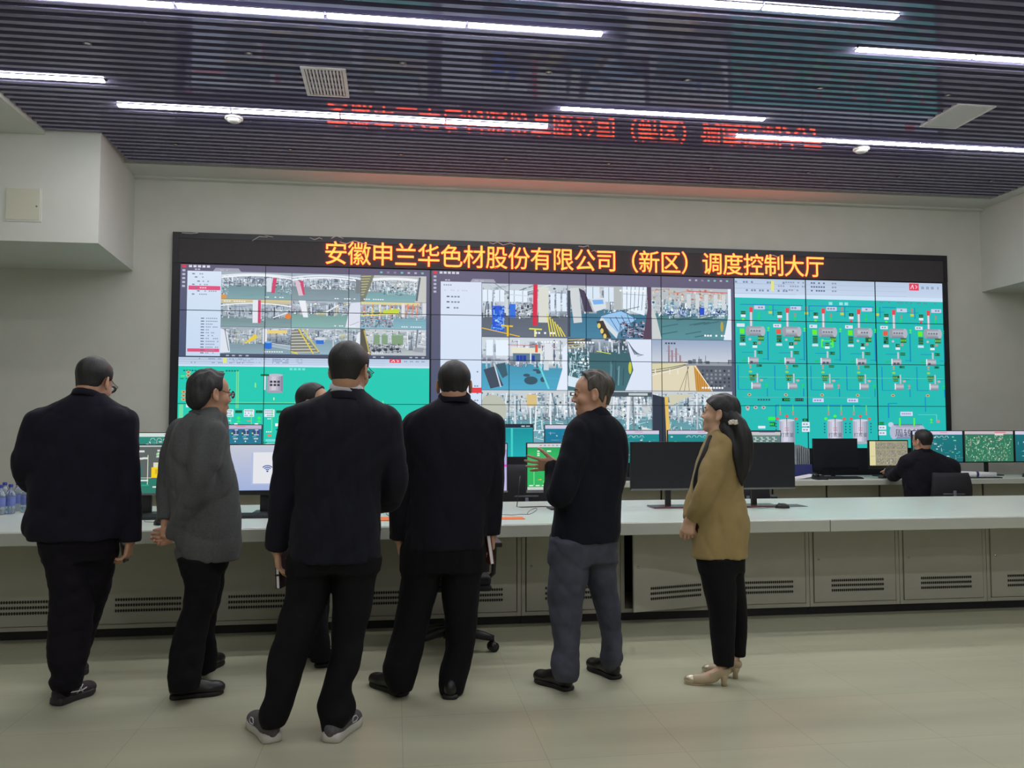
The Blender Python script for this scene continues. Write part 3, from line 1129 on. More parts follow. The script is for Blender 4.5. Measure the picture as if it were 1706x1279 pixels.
    for x in (8.07, 8.56):
        c.rect(x, 2.95, x + .155, 3.04, (206, 214, 244))
        text_dashes(c, R, x + .02, 2.98, .11, .035, (130, 140, 190), .8)
    c.path([(7.55, 3.5), (7.55, 3.11), (8.75, 3.11)], .014, PIPE)
    c.dy = -.22
    c.ell(7.16, 3.3, .024, .034, (190, 190, 190), 8)
    for x in (7.16, 7.27, 7.38):
        c.ell(x, 3.26, .03, .04, (180, 196, 196), 8)
        c.ell(x, 3.26, .014, .02, (160, 70, 80), 8)
    c.rect(7.44, 3.48, 7.54, 3.56, (50, 240, 80))
    digits(c, 7.46, 3.6, .08, .1, (20, 110, 60), (60, 240, 90), R)
    c.rect(7.3, 3.69, 7.4, 3.75, WH)
    for k, (x, t) in enumerate(((7.7, '打浆釜'), (8.38, '打浆釜'), (8.74, '打浆釜'))):
        vessel(c, x - .11, 3.56, x + .11, 4.10 if k != 2 else 4.08, (222, 220, 236), (128, 140, 160), False)
        c.ell(x, 3.56, .11, .03, (206, 208, 222))
        c.ell(x, 4.09, .11, .03, (170, 176, 192))
        c.line(x, 3.5, x, 3.9, .008, (70, 60, 70))
        c.text(t, x, 3.94, .105, (60, 64, 84), .62)
        c.line(x - .03, 3.74, x + .03, 3.74, .012, (196, 90, 120))
        c.line(x - .03, 3.79, x + .03, 3.79, .012, (196, 90, 120))
        for dx, cc in ((-.13, (220, 90, 90)), (0, (220, 90, 90)), (.13, (226, 100, 80))):
            if k == 1 and dx <= 0:
                cc = G2
            c.ell(x + dx, 3.52 - (.06 if dx == 0 else 0), .024, .036, cc, 8)
        for dx in (-.09, .09):
            c.line(x + dx, 3.2, x + dx, 3.34, .014, (110, 220, 120))
            valve(c, x + dx, 3.4, .02, (206, 130, 120))
        for r in range(4):
            c.rect(x - .16, 3.62 + r * .07, x - .14, 3.65 + r * .07, (30, 96, 120))
            c.rect(x + .14, 3.62 + r * .07, x + .16, 3.65 + r * .07, (30, 96, 120))
    for (x, yy) in ((7.96, 3.6), (9.05, 3.68)):
        digits(c, x - .04, yy - .08, .07, .06, (24, 70, 40), (70, 200, 80), R)
        c.rect(x - .05, yy, x + .06, yy + .1, WH)
        c.rect(x - .05, yy + .13, x + .06, yy + .23, WH)
        text_dashes(c, R, x - .035, yy + .035, .08, .03, (130, 140, 170), .9)
        text_dashes(c, R, x - .035, yy + .165, .08, .03, (130, 140, 170), .9)
    # the long horizontal tank
    c.ell(9.18, 3.66, .04, .06, (190, 206, 226))
    vessel(c, 9.22, 3.66, 9.62, 4.0, (208, 206, 226), (124, 130, 160))
    c.ell(9.62, 3.84, .06, .17, (176, 182, 206))
    c.ell(9.22, 3.84, .06, .17, (180, 184, 208))
    for k in range(16):
        c.rect(9.22 + k * .026, 3.645, 9.235 + k * .026, 3.675, (84, 90, 116))
    c.text('周转釜', 9.42, 3.93, .20, (58, 62, 84), .62)
    c.rect(9.32, 3.35, 9.5, 3.45, (206, 214, 240))
    text_dashes(c, R, 9.34, 3.385, .14, .03, (130, 140, 180), .9)
    for x in (9.31, 9.52):
        c.rect(x - .012, 3.5, x + .012, 3.7, (92, 240, 70))
    c.path([(9.15, 3.5), (9.15, 3.15), (9.28, 3.15)], .016, PIPE)
    c.path([(9.58, 3.42), (9.85, 3.42), (9.85, 3.6)], .010, (110, 220, 210))
    valve(c, 9.77, 3.58, .026, G2)
    c.ell(9.87, 3.58, .03, .04, (176, 150, 160), 8)
    c.line(9.69, 3.0, 9.69, 3.35, .012, PIPE)


def process_left(c):
    R = random.Random(5)
    c.rect(0, 2.0, 3.0, 4.0, TEAL2)
    scada_header(c, R, 0, 2.0, 3.0, 2.2)
    WH = (226, 236, 246)
    text_dashes(c, R, .06, 2.28, .16, .03, (30, 110, 110), .7)
    text_dashes(c, R, .55, 2.28, .16, .03, (30, 110, 110), .7)
    text_dashes(c, R, 1.3, 2.22, .2, .05, (110, 226, 216), .7)
    c.rect(.03, 2.4, .08, 2.43, (80, 240, 120))
    text_dashes(c, R, .03, 2.46, .12, .02, (20, 90, 80), .8)
    for k, yy in enumerate((2.33, 2.4, 2.75, 2.83, 2.91)):
        c.ell(.12 if k < 2 else .07, yy, .03, .034, (206, 176, 130), 8)
        c.ell(.12 if k < 2 else .07, yy, .014, .016, (150, 90, 70), 8)
    c.rect(.10, 2.72, .24, 3.08, WH)
    for x in (.68, .7):
        c.line(x, 2.3, x, 3.1, .012, (120, 220, 150))
    c.line(.2, 2.97, 1.5, 2.97, .01, (120, 226, 150))
    c.line(.9, 2.55, .9, 2.65, .014, (150, 240, 120))
    vessel(c, 1.035, 2.38, 1.225, 2.74, (214, 208, 222), (128, 126, 150), False)
    c.ell(1.13, 2.38, .095, .03, (190, 186, 204))
    c.ell(1.13, 2.74, .095, .03, (160, 158, 180))
    c.rect(1.0, 2.4, 1.02, 2.7, WH)
    for r in range(2):
        text_dashes(c, R, 1.07, 2.5 + r * .07, .13, .045, (50, 50, 66), .85)
    digits(c, .96, 2.36, .1, .04, (20, 90, 50), (20, 130, 60), R)
    c.line(1.12, 2.86, 1.12, 2.92, .014, (190, 250, 160))
    for i in range(4):
        x = .56 + i * .24
        c.rect(x - .03, 3.12, x + .09, 3.28, WH)
        for r in range(3):
            text_dashes(c, R, x - .02, 3.14 + r * .05, .1, .022, (120, 150, 170), .9)
        digits(c, x + .11, 3.14, .08, .06, (20, 110, 60), (10, 60, 50), R)
        valve(c, x + .15, 3.35, .03, (60, 240, 100))
        c.rect(x + .1, 3.42, x + .14, 3.48, (240, 250, 250))
        c.line(x + .06, 3.1, x + .06, 3.6, .008, (120, 230, 150))
    c.rect(.02, 3.02, .07, 3.6, (110, 220, 170))
    text_dashes(c, R, 1.15, 3.54, .1, .03, (20, 90, 90), .6)
    c.rect(1.05, 3.66, 1.1, 3.7, (240, 120, 80))
    c.rect(1.03, 3.76, 1.15, 3.81, (120, 220, 220))
    c.rect(1.03, 3.85, 1.15, 3.9, WH)
    text_dashes(c, R, 1.18, 3.78, .1, .04, (60, 240, 90), .8)
    c.rect(1.22, 3.18, 1.25, 3.4, WH)
    c.rect(1.24, 3.22, 1.27, 3.4, (240, 150, 70))
    for x, yy in ((2.28, 2.86), (2.32, 2.9), (2.45, 2.98), (2.48, 3.0)):
        for r in range(5):
            c.rect(x, yy + r * .05, x + .015, yy + r * .05 + .03, (40, 110, 110))
    c.line(2.26, 2.8, 2.26, 3.0, .012, (120, 240, 140))
    c.line(2.43, 2.92, 2.43, 3.1, .012, (120, 240, 140))
    c.rect(2.55, 3.5, 3.0, 3.58, (190, 206, 226))
    for _ in range(60):
        x, yy = R.uniform(.1, 2.9), R.uniform(3.3, 3.95)
        text_dashes(c, R, x, yy, .07, .025, R.choice([(20, 110, 110), (220, 236, 240), (60, 230, 120), (230, 140, 110)]), .7)


def window_chrome(c, R, x0, y0, x1, y1, side, panel, hd, title=True):
    """Title bar, icon rail and tree panel of a surveillance window."""
    c.grad(x0, y0, x1, y1, (96, 92, 118), (70, 84, 112))
    c.rect(x0, y0, x1, y0 + hd, (98, 92, 118))
    c.rect(x0 + .02, y0 + .02, x0 + .07, y0 + .08, (214, 60, 84))
    if title:
        text_dashes(c, R, x0 + .1, y0 + .025, .26, .05, (214, 212, 226), .9)
    text_dashes(c, R, x0 + .17, y0 + hd - .05, .07, .03, (190, 190, 206), .8)
    a = x0 + side + panel * .75
    c.poly([(a + .03, y0 + hd - .075), (a + .3, y0 + hd - .075), (a + .33, y0 + hd), (a, y0 + hd)], (160, 160, 176))
    text_dashes(c, R, a + .06, y0 + hd - .045, .12, .025, (186, 186, 200), .8)
    for i in range(5):
        yy = y0 + .12 + i * .085
        c.rect(x0 + .025, yy, x0 + .06, yy + .045, (186, 184, 204))
    for i in range(7):
        c.rect(x1 - .62 + i * .085, y0 + .06, x1 - .59 + i * .085, y0 + .1, R.choice([(180, 178, 196), (140, 130, 160), (120, 190, 180)]))


vw = thing('video_wall', 'huge black framed video wall of forty panels showing camera feeds and teal process diagrams', 'video wall', (2.45, 10.6, 0))
VO = np.array([2.45, 10.6, 0])
PW, PH = 1.019, .5735
SX0, SZ1 = -2.64, 3.40


def wall_canvas():
    return Canvas((SX0, 10.598, SZ1), (PW, 0, 0), (0, 0, -PH), (0, -1, 0))


fr = MB()
sx1, sz0 = SX0 + 10 * PW, SZ1 - 4 * PH
fr.box((-2.735, 10.592, 0), (SX0, 10.66, 3.41)).box((sx1, 10.592, 0), (7.625, 10.66, 3.41))
fr.box((SX0, 10.596, 0), (sx1, 10.66, sz0))
fr.build('frame', M_DARKFRAME, vw, off=VO)
MB().box((SX0, 10.602, sz0), (sx1, 10.655, SZ1)).build('back_plate', M_BLACK, vw, off=VO)
# contents
c = wall_canvas()
R_ = random.Random(3)
window_chrome(c, R_, 0, 0, 3.0, 2.0, .08, .4, .15)
c.grad(.085, .15, .48, 1.98, (214, 228, 244), (196, 216, 240))
for i, yy in enumerate((.2, .27, .36, .43, .5, .57, .64)):
    if i == 4:
        c.rect(.10, yy - .03, .47, yy + .06, (222, 84, 126))
    c.rect(.14 + .03 * (i % 3), yy, .17 + .03 * (i % 3), yy + .025, (120, 126, 150))
    text_dashes(c, R_, .2 + .03 * (i % 3), yy, R_.uniform(.08, .2), .025, (150, 158, 180) if i != 4 else (246, 210, 224), .7)
c.line(.085, 1.0, .48, 1.0, .01, (120, 140, 170))
for i in range(13):
    yy = 1.16 + i * .062
    if i == 11:
        c.rect(.10, yy - .02, .47, yy + .05, (222, 84, 126))
    c.rect(.25, yy, .29, yy + .022, (110, 116, 140))
    text_dashes(c, R_, .31, yy, R_.uniform(.08, .16), .022, (140, 148, 172), .8)
c.rect(.48, 1.93, 3.0, 2.0, (76, 82, 106))
for x in (.55, .62, .7, .78, 2.2, 2.3, 2.4, 2.75, 2.82, 2.9):
    c.rect(x, 1.95, x + .035, 1.98, (170, 178, 196))
c.build('surveillance_window', vw, VO)
for k, kind in enumerate(('hall_a', 'hall_b', 'hall_c', 'col_red', 'wide_floor', 'rails', 'drum_a', 'stairs', 'tanks')):
    i, j = k % 3, k // 3
    XS, YS = (.482, 1.315, 2.15, 2.96), (.15, .745, 1.345, 1.93)
    c = wall_canvas()
    c.o = c.o + c.n * .003
    feed(c, (XS[i], YS[j], XS[i + 1] - .006, YS[j + 1] - .008), kind, 100 + k)
    c.build('camera_feed', vw, VO)
c = wall_canvas()
process_left(c)
c.build('process_diagram', vw, VO)
c = wall_canvas()
window_chrome(c, R_, 3.02, 0, 7.0, 4.0, .11, .5, .25)
c.grad(3.135, .25, 3.65, 4.0, (216, 226, 244), (206, 224, 248))
for i, yy in enumerate((.31, .43)):
    text_dashes(c, R_, 3.17 + .01 * i, yy, .11 if i == 0 else .3, .03, (150, 156, 180) if i == 0 else (196, 206, 222), .7)
for i, yy in enumerate((.57, .69, .82)):
    c.rect(3.21, yy, 3.245, yy + .03, (90, 98, 120))
    text_dashes(c, R_, 3.265, yy, .12 + .05 * (i == 2), .035, (130, 138, 160), .8)
for i in range(10):
    text_dashes(c, R_, 3.56, 2.25 + i * .16, .06, .03, (130, 138, 160), .8)
c.rect(3.5, 2.62, 3.65, 2.74, (226, 60, 70))
c.build('surveillance_window', vw, VO)
for k, kind in enumerate(('blue_machines', 'lab_table', 'green_floor', 'blue_floor', 'dark_floor', 'roof_road', 'plant_a', 'plant_b', 'plant_c')):
    i, j = k % 3, k // 3
    XS, YS = (3.655, 4.76, 5.87, 6.96), (.27, 1.485, 2.675, 3.86)
    c = wall_canvas()
    c.o = c.o + c.n * .003
    feed(c, (XS[i], YS[j], XS[i + 1] - .008, YS[j + 1] - .012), kind, 200 + k)
    c.build('camera_feed', vw, VO)
c = wall_canvas()
c.xmax = 9.995
process_right(c)
c.build('process_diagram', vw, VO)
# each panel's own thin black rim
for r in range(4):
    for k in range(10):
        x0, z1 = SX0 + PW * k, SZ1 - PH * r
        x1, z0 = x0 + PW, z1 - PH
        b = MB()
        e = .0035
        b.box((x0, 10.584, z0), (x0 + e, 10.602, z1)).box((x1 - e, 10.584, z0), (x1, 10.602, z1))
        b.box((x0 + e, 10.584, z0), (x1 - e, 10.602, z0 + e)).box((x0 + e, 10.584, z1 - e), (x1 - e, 10.602, z1))
        b.build('panel_rim', M_BEZEL, vw, off=VO)

# ------------------------------------------------------------------ LED sign above
led = thing('led_sign', 'long black sign board with glowing yellow red Chinese characters', 'sign', (2.45, 10.6, 3.412))
LO = np.array([2.45, 10.6, 3.412])
MB().box((-2.66, 10.596, 3.412), (7.57, 10.65, 3.745)).build('board', M_LEDBOARD, led, off=LO)
f = MB()
f.box((-2.735, 10.588, 3.412), (-2.66, 10.66, 3.79)).box((7.57, 10.588, 3.412), (7.625, 10.66, 3.79))
f.box((-2.66, 10.588, 3.715), (7.57, 10.66, 3.79))
f.build('frame', M_DARKFRAME, led, off=LO)
TXT = '安徽申兰华色材股份有限公司（新区）调度控制大厅'
xa, xb = aty(540, 430, 10.6)[0], aty(1373, 450, 10.6)[0]
cell = (xb - xa) / len(TXT)
for i, ch in enumerate(TXT):
    V, F = text_mesh(ch, cell * 1.02, .003, .0004)
    V = np.array(V)
    cx = xa + cell * (i + .5)
    if ch == '（':
        cx += -.0
    W = np.stack([V[:, 0] + cx, 10.588 - V[:, 2], V[:, 1] * 1.06 + 3.466], 1)
    F = [fc[::1] for fc in F]
    me = np_mesh('character', W - LO, F, False)
    link_mesh('character', me, M_LEDCHAR, led)

# loose white cables drooping over the top of the sign frame
CAB = [[(420, 401), (432, 394), (446, 395), (440, 392), (455, 395)], [(516, 396), (524, 399), (532, 396), (537, 398)],
       [(552, 397), (560, 393), (572, 397), (566, 403), (577, 406), (590, 401), (607, 406), (628, 409)],
       [(815, 404), (822, 406), (829, 403), (838, 408), (850, 405), (858, 408)], [(964, 410), (972, 411), (980, 409), (981, 412)],
       [(985, 419), (990, 417), (995, 420)], [(1279, 427), (1288, 425), (1296, 428), (1301, 425)], [(303, 388), (318, 389), (330, 388)]]
CN = ['above the camera feeds', 'short piece', 'longest, curling', 'curling above the second surveillance window', 'bent', 'tiny hooked', 'near the far end of the characters', 'at the corner']
M_CABLE = mat('white_cable', rgb(190, 188, 188), .5)
for pts, nm in zip(CAB, CN):
    w = [aty(u, v, 10.578) for u, v in pts]
    t = MB().tube(w, .006, 6).build('cable', M_CABLE)
    tag(t, 'loose white cable over the sign frame, %s' % nm, 'cable', 'loose white cables on the sign frame')
# ================================================================== FRONT DESK
TOPZ = .75
t = thing('worktop', 'long pale grey worktop on the row of steel cabinets', 'worktop', (1.5, 5.46, .665))
WO = np.array([1.5, 5.46, .665])
MB().box((-4.2, 5.468, .668), (6.6, 7.12, TOPZ)).build('slab', M_TOP, t, bevel=.006, off=WO)
MB().box((-4.2, 5.452, .664), (6.6, 5.4675, TOPZ - .006)).build('edge_band', M_TOPEDGE, t, bevel=.004, off=WO)
MB().box((2.985, 5.4505, .664), (2.989, 5.4525, TOPZ - .006)).build('seam', M_CABDARK, t, off=WO)

UNIT = .72


def cabinet(x, label, ajar=0.0):
    t = thing('cabinet', label, 'cabinet', (x + UNIT / 2, 5.87, 0), 0, 'steel cabinets under the long worktop')
    w = UNIT / 2 - .0015
    b = MB()
    b.box((-w, .0, .06), (-w + .028, .62, .664)).box((w - .028, .0, .06), (w, .62, .664))
    b.box((-w + .028, .0, .06), (w - .028, .62, .088)).box((-w + .028, .0, .645), (w - .028, .62, .664))
    b.build('carcass', M_CAB, t, bevel=.002)
    MB().box((-w + .028, .60, .088), (w - .028, .615, .645)).build('back_panel', M_CABDARK, t)  # near-black colour stands in for the shade inside the cabinet
    MB().box((-w, .03, 0), (w, .6, .06)).build('plinth', M_KICK, t)
    dw = UNIT - .070
    d = MB()
    d.box((-dw, -.006, 0), (0, .012, .55))
    door = d.build('door', M_CAB, t, bevel=.003)
    door.location = (dw / 2, -.0, .092)
    door.rotation_euler = (0, 0, ajar)
    for r in range(3):
        v = MB()
        n = 26
        z = .148 - r * .036
        for i in range(n):
            xx = -dw + .135 + .42 * i / n
            v.box((xx, -.0075, z), (xx + .0105, -.0055, z + .019))
        v.box((-dw + .135, -.0066, z + .007), (-dw + .135 + .42, -.0055, z + .012))
        v.build('vent', M_CABDARK, door)
    MB().cyl((-dw + .035, -.014, .315), (-dw + .035, -.005, .315), .007).build('lock', M_CHROME, door)
    return t


CABN = ['under the water bottles', 'behind the visitor in the navy stand-collar jacket', 'between the navy jacket and the grey blazer visitors', 'behind the grey blazer visitor',
        'behind the suited person wearing trainers', 'beside the empty swivel chair', 'between the swivel chair and the jeans visitor', 'with its door ajar, behind the person in camel', 'just past the person in camel',
        'second past the person in camel', 'third past the person in camel', 'at the far end of the row']
for k in range(12):
    x = 3.044 + UNIT * (k - 8)
    cabinet(x, 'grey steel cabinet %s' % CABN[k], math.radians(13) if k == 6 else 0.0)

# ------------------------------------------------------------------ monitors


def draw_scada_grey(c):
    R = random.Random(21)
    c.rect(0, 0, 1, 1, (92, 98, 96))
    c.rect(0, 0, 1, .03, (190, 200, 200))
    c.poly([(0, .3), (.42, .3), (.5, .45), (.5, 1), (0, 1)], (52, 112, 110))
    c.rect(.5, .7, 1, 1, (44, 120, 104))
    for i in range(16):
        x, y = R.uniform(.03, .92), R.uniform(.06, .3)
        c.rect(x, y, x + .06, y + .04, R.choice([(214, 220, 216), (170, 178, 176), (120, 214, 120)]))
    for i in range(3):
        for j in range(3):
            c.rect(.66 + i * .1, .09 + j * .06, .74 + i * .1, .13 + j * .06, (206, 212, 206))
    for x in (.12, .16, .3, .44, .56):
        c.line(x, .2, x, .85, .008, (214, 220, 200))
    c.line(.1, .68, .6, .68, .01, (214, 220, 200))
    c.rect(.62, .36, .74, .46, (214, 216, 190))
    c.rect(.6, .46, .76, .68, (240, 206, 30))
    c.rect(.64, .5, .7, .6, (210, 176, 40))
    for i in range(24):
        x, y = R.uniform(.05, .8), R.uniform(.62, .93)
        c.rect(x, y, x + R.uniform(.03, .09), y + .03, R.choice([(220, 228, 224), (60, 214, 120), (140, 220, 160), (40, 160, 130)]))
    c.rect(.05, .93, .18, .97, (220, 220, 220))
    c.rect(.3, .93, .5, .97, (220, 220, 220))


def draw_wifi(c):
    c.grad(0, 0, 1, 1, (196, 200, 214), (160, 176, 218))
    c.rect(0, 0, 1, .02, (206, 208, 216))
    c.rect(.24, .18, .95, .88, (176, 188, 222))
    c.rect(.26, .16, .92, .85, (226, 228, 234))
    cx, cy = .59 - .17, .58
    for r in (.045, .085, .125):
        pts = [(cx + r * .56 * math.sin(a), cy - r * math.cos(a)) for a in np.linspace(-.85, .85, 12)]
        c.path(pts, .013, (66, 92, 158), .56)
    c.ell(cx, cy + .0, .012, .02, (66, 92, 158))


def draw_purple(c):
    R = random.Random(8)
    c.grad(0, 0, 1, 1, (166, 160, 214), (190, 184, 226))
    c.rect(0, 0, 1, .12, (206, 206, 230))
    for i in range(30):
        x, y = R.uniform(.1, .9), R.uniform(.1, .9)
        c.rect(x, y, x + .05, y + .03, R.choice([(120, 116, 180), (230, 230, 246), (226, 60, 190)]))
    c.rect(.88, .44, 1, .49, (236, 60, 214))
    c.rect(.95, .1, .965, .9, (120, 116, 180))


def draw_green(c):
    R = random.Random(4)
    c.rect(0, 0, 1, 1, (44, 178, 96))
    c.rect(0, 0, 1, .08, (206, 214, 216))
    c.rect(0, .94, 1, 1, (196, 206, 200))
    for i in range(16):
        c.rect(.15 + i * .05, .025, .18 + i * .05, .055, R.choice([(220, 150, 150), (150, 160, 190), (170, 170, 170)]))
    c.grad(0, .08, 1, .22, (36, 160, 84), (44, 178, 96))
    for y in (.15, .2, .24):
        c.rect(.12, y, .15, y + .03, (214, 236, 220))
    for x, y in ((.22, .26), (.23, .38), (.24, .15)):
        c.rect(x, y, x + .05, y + .03, (228, 240, 230))
    for i in range(5):
        c.rect(.25 + i * .065, .62, .285 + i * .065, .74, (222, 232, 226))
    for i in range(40):
        x, y = R.uniform(.12, .95), R.uniform(.72, .92)
        c.rect(x, y, x + R.uniform(.02, .05), y + .012, R.choice([(150, 230, 60), (226, 210, 70), (228, 140, 70), (120, 236, 100)]))
    for i in range(50):
        x, y = R.uniform(.45, .98), R.uniform(.12, .7)
        c.rect(x, y, x + R.uniform(.01, .05), y + R.uniform(.01, .03), R.choice([(222, 236, 226), (110, 226, 120), (30, 130, 80), (226, 220, 120)]))
    c.line(.08, .45, .08, .9, .008, (130, 236, 130))
    for i in range(3):
        c.rect(.02 + i * .08, .895, .07 + i * .08, .92, (226, 236, 226))


def draw_teal(seed, bg, title=(206, 200, 222), dense=40):
    def fn(c):
        R = random.Random(seed)
        c.grad(0, 0, 1, 1, bg, tuple(v * .9 for v in bg))
        c.rect(0, 0, 1, .11, title)
        c.rect(.55, .03, .7, .06, (222, 150, 170))
        for i in range(dense):
            x, y = R.uniform(.04, .92), R.uniform(.15, .92)
            k = R.random()
            if k < .4:
                c.rect(x, y, x + R.uniform(.02, .06), y + R.uniform(.015, .04), R.choice([(206, 222, 222), (120, 214, 150), (70, 190, 190), (214, 200, 200)]))
            elif k < .75:
                c.line(x, y, x + R.uniform(.04, .14), y, .006, R.choice([(190, 214, 216), (110, 190, 200)]))
            else:
                c.line(x, y, x, y + R.uniform(.04, .12), .005, R.choice([(206, 222, 222), (220, 228, 228)]))
        for i in range(4):
            x = .34 + .1 * i
            c.path([(x, .22), (x + .02, .16), (x + .06, .16), (x + .08, .22)], .006, (214, 228, 228), .56)
    return fn


def draw_units(c):
    R = random.Random(2)
    c.grad(0, 0, 1, 1, (30, 108, 140), (40, 128, 150))
    c.rect(0, 0, 1, .11, (190, 176, 206))
    c.rect(.6, .02, .75, .04, (214, 120, 140))
    for i in range(6):
        x = .06 + i * .16
        c.rect(x, .15, x + .11, .3, (56, 70, 122))
        c.rect(x + .04, .13, x + .09, .155, (214, 222, 228))
        c.rect(x + .02, .27, x + .1, .3, (190, 206, 214))
        c.line(x + .06, .15, x + .06, .27, .01, (170, 200, 206))
        c.rect(x - .01, .22, x + .012, .26, (200, 230, 90))
        c.rect(x, .33, x + .06, .35, (90, 200, 180))
        c.rect(x + .02, .38, x + .09, .42, (190, 196, 206))
        c.rect(x + .04, .46, x + .06, .5, (200, 226, 220))
        c.rect(x, .55, x + .1, .9, (40, 96, 130))


def draw_dense(c):
    R = random.Random(31)
    c.rect(0, 0, 1, 1, (50, 118, 92))
    c.rect(0, 0, 1, .1, (196, 184, 190))
    c.rect(.62, .02, .85, .06, (222, 130, 130))
    c.rect(.62, .08, .8, .14, (222, 210, 214))
    for i in range(330):
        x, y = R.uniform(.02, .95), R.uniform(.14, .96)
        col = R.choice([(206, 216, 196), (130, 190, 150), (90, 170, 110), (196, 176, 160), (60, 96, 84), (90, 200, 130), (226, 230, 214), (40, 90, 80)])
        if R.random() < .6:
            c.rect(x, y, x + R.uniform(.008, .03), y + R.uniform(.012, .04), col)
        else:
            c.line(x, y, x + R.uniform(-.02, .02), y + R.uniform(.03, .09), .008, col)


def draw_cams(c):
    R = random.Random(13)
    c.rect(0, 0, 1, 1, (176, 168, 130))
    c.rect(0, 0, .15, 1, (220, 212, 160))
    c.line(.02, .62, .13, .62, .01, (140, 130, 100))
    for i in range(3):
        for j in range(3):
            s = Sub(c, .16 + i * .275, .04 + j * .32, .43 + i * .275, .34 + j * .32)
            s.rect(0, 0, 1, 1, (146, 142, 122))
            clutter(s, R, 0, 0, .92, .9, 34, [(60, 66, 90), (206, 204, 180), (110, 112, 120), (90, 100, 136), (226, 220, 190)], .16, .02)


def draw_tealbars(c):
    c.grad(0, 0, 1, 1, (10, 140, 150), (20, 170, 176))
    c.rect(0, 0, 1, .1, (30, 34, 56))
    c.rect(.8, .03, .86, .07, (190, 196, 206))
    c.rect(.88, .03, .95, .07, (160, 166, 176))
    for x in (.3, .62):
        c.rect(x, .12, x + .035, 1, (60, 206, 196))
    c.rect(0, .1, 1, .12, (50, 190, 190))


def draw_greytop(c):
    R = random.Random(17)
    c.rect(0, 0, 1, 1, (96, 130, 126))
    c.rect(0, 0, 1, .03, (60, 62, 80))
    c.rect(0, .03, 1, .13, (196, 196, 196))
    c.rect(.6, .03, .9, .05, (150, 120, 190))
    for i in range(7):
        x = .15 + i * .115
        c.path([(x, .2), (x + .05, .2), (x + .03, .26), (x + .09, .26)], .012, (206, 214, 210), .56)
        c.rect(x, .3, x + .05, .33, (206, 214, 210))
    for i in range(60):
        x, y = R.uniform(.05, .95), R.uniform(.4, .95)
        c.rect(x, y, x + .03, y + .03, R.choice([(206, 214, 210), (130, 170, 160)]))


def monitor(x0, x1, z0, z1, y, label, draw, deskz, group, chin=.014, bez=.008, base=(.30, .2), necks=.05, bmat=None, chinmat=None):
    xc = (x0 + x1) / 2
    w, h = x1 - x0, z1 - z0
    t = thing('monitor', label, 'monitor', (xc, y + .06, deskz), 0, group)
    off = np.array([0, .0, 0])
    zb = z0 - deskz
    zt = z1 - deskz
    b = MB()
    b.box((-w / 2, -.058, zb), (w / 2, -.028, zt))
    b.box((-w * .36, -.028, zb + h * .18), (w * .36, -.004, zt - h * .2))
    b.build('housing', M_BLACK, t, bevel=.003)
    if chinmat is not None:
        MB().box((-w / 2, -.0625, zb), (w / 2, -.0585, zb + chin)).build('chin', chinmat, t)
    if draw is None:
        MB().box((-w / 2 + bez, -.061, zb + chin), (w / 2 - bez, -.0578, zt - bez)).build('screen', M_OFFSCREEN, t)
    else:
        wy = w - 2 * bez
        hy = h - chin - bez
        c = Canvas((-w / 2 + bez, -.0590, zt - bez), (wy, 0, 0), (0, 0, -hy), (0, -1, 0))
        draw(c)
        c.build('screen', t, (0, 0, 0))
    MB().box((-necks / 2, -.004, .012), (necks / 2, .022, zb + h * .45)).build('neck', M_BLACK, t, bevel=.003)
    MB().box((-base[0] / 2, -base[1] * .62, 0), (base[0] / 2, base[1] * .38, .013)).build('foot', bmat or M_BLACK, t, bevel=.005)
    return t


GF = 'monitors on the long front worktop'
GBK = 'monitors on the rear desk'
FY = 6.40
monitor(-2.16, -1.50, .893, 1.262, FY, 'front monitor showing a grey diagram with a yellow block', draw_scada_grey, TOPZ, GF, necks=.11, chinmat=M_STEELGREY)
monitor(-1.223, -.563, .885, 1.262, FY, 'front monitor showing a white card with a wireless symbol', draw_wifi, TOPZ, GF, chin=.035, necks=.22)
monitor(.198, .858, .885, 1.266, FY, 'front monitor with a lilac screen beside the empty chair', draw_purple, TOPZ, GF, chinmat=M_STEELGREY)
monitor(1.004, 1.664, .880, 1.268, FY, 'front monitor with a bright green diagram beside the pointing hand', draw_green, TOPZ, GF, chin=.022, chinmat=M_STEELGREY)
monitor(1.838, 2.485, .888, 1.272, FY, 'switched-off black front monitor between the jeans visitor and the camel blazer', None, TOPZ, GF, base=(.31, .2), bmat=M_REDBASE, chinmat=M_STEELGREY, necks=.045)
monitor(2.56, 3.212, .888, 1.265, FY, 'switched-off black front monitor behind the camel blazer', None, TOPZ, GF, base=(.34, .2), bmat=M_REDBASE, chinmat=M_STEELGREY, necks=.045)
BY, BZ = 9.75, .775
monitor(-2.95, -2.25, .94, 1.333, BY, 'rear monitor with a teal diagram above the grey diagram monitor', draw_teal(41, (44, 136, 122), (206, 222, 214), 60), BZ, GBK)
monitor(-2.215, -1.503, 1.02, 1.421, BY, 'rear monitor with rows of blue units beside the grey blazer', draw_units, BZ, GBK)
monitor(-.56, .14, 1.02, 1.425, BY, 'rear monitor between the two dark suited backs', draw_teal(43, (26, 130, 150)), BZ, GBK)
monitor(.906, 1.616, 1.03, 1.43, BY, 'rear monitor with plain teal bars and a dark title bar', draw_tealbars, BZ, GBK)
monitor(1.747, 2.452, 1.02, 1.423, BY, 'rear monitor with a blue diagram above the green monitor', draw_teal(45, (16, 124, 158)), BZ, GBK)
monitor(2.47, 3.164, .95, 1.358, BY, 'rear teal diagram monitor beside the shoulder of the jeans visitor', draw_teal(47, (20, 140, 146)), BZ, GBK)
monitor(3.262, 3.96, .95, 1.358, BY, 'rear teal diagram monitor right before the face above the camel blazer', draw_teal(49, (22, 138, 142)), BZ, GBK)
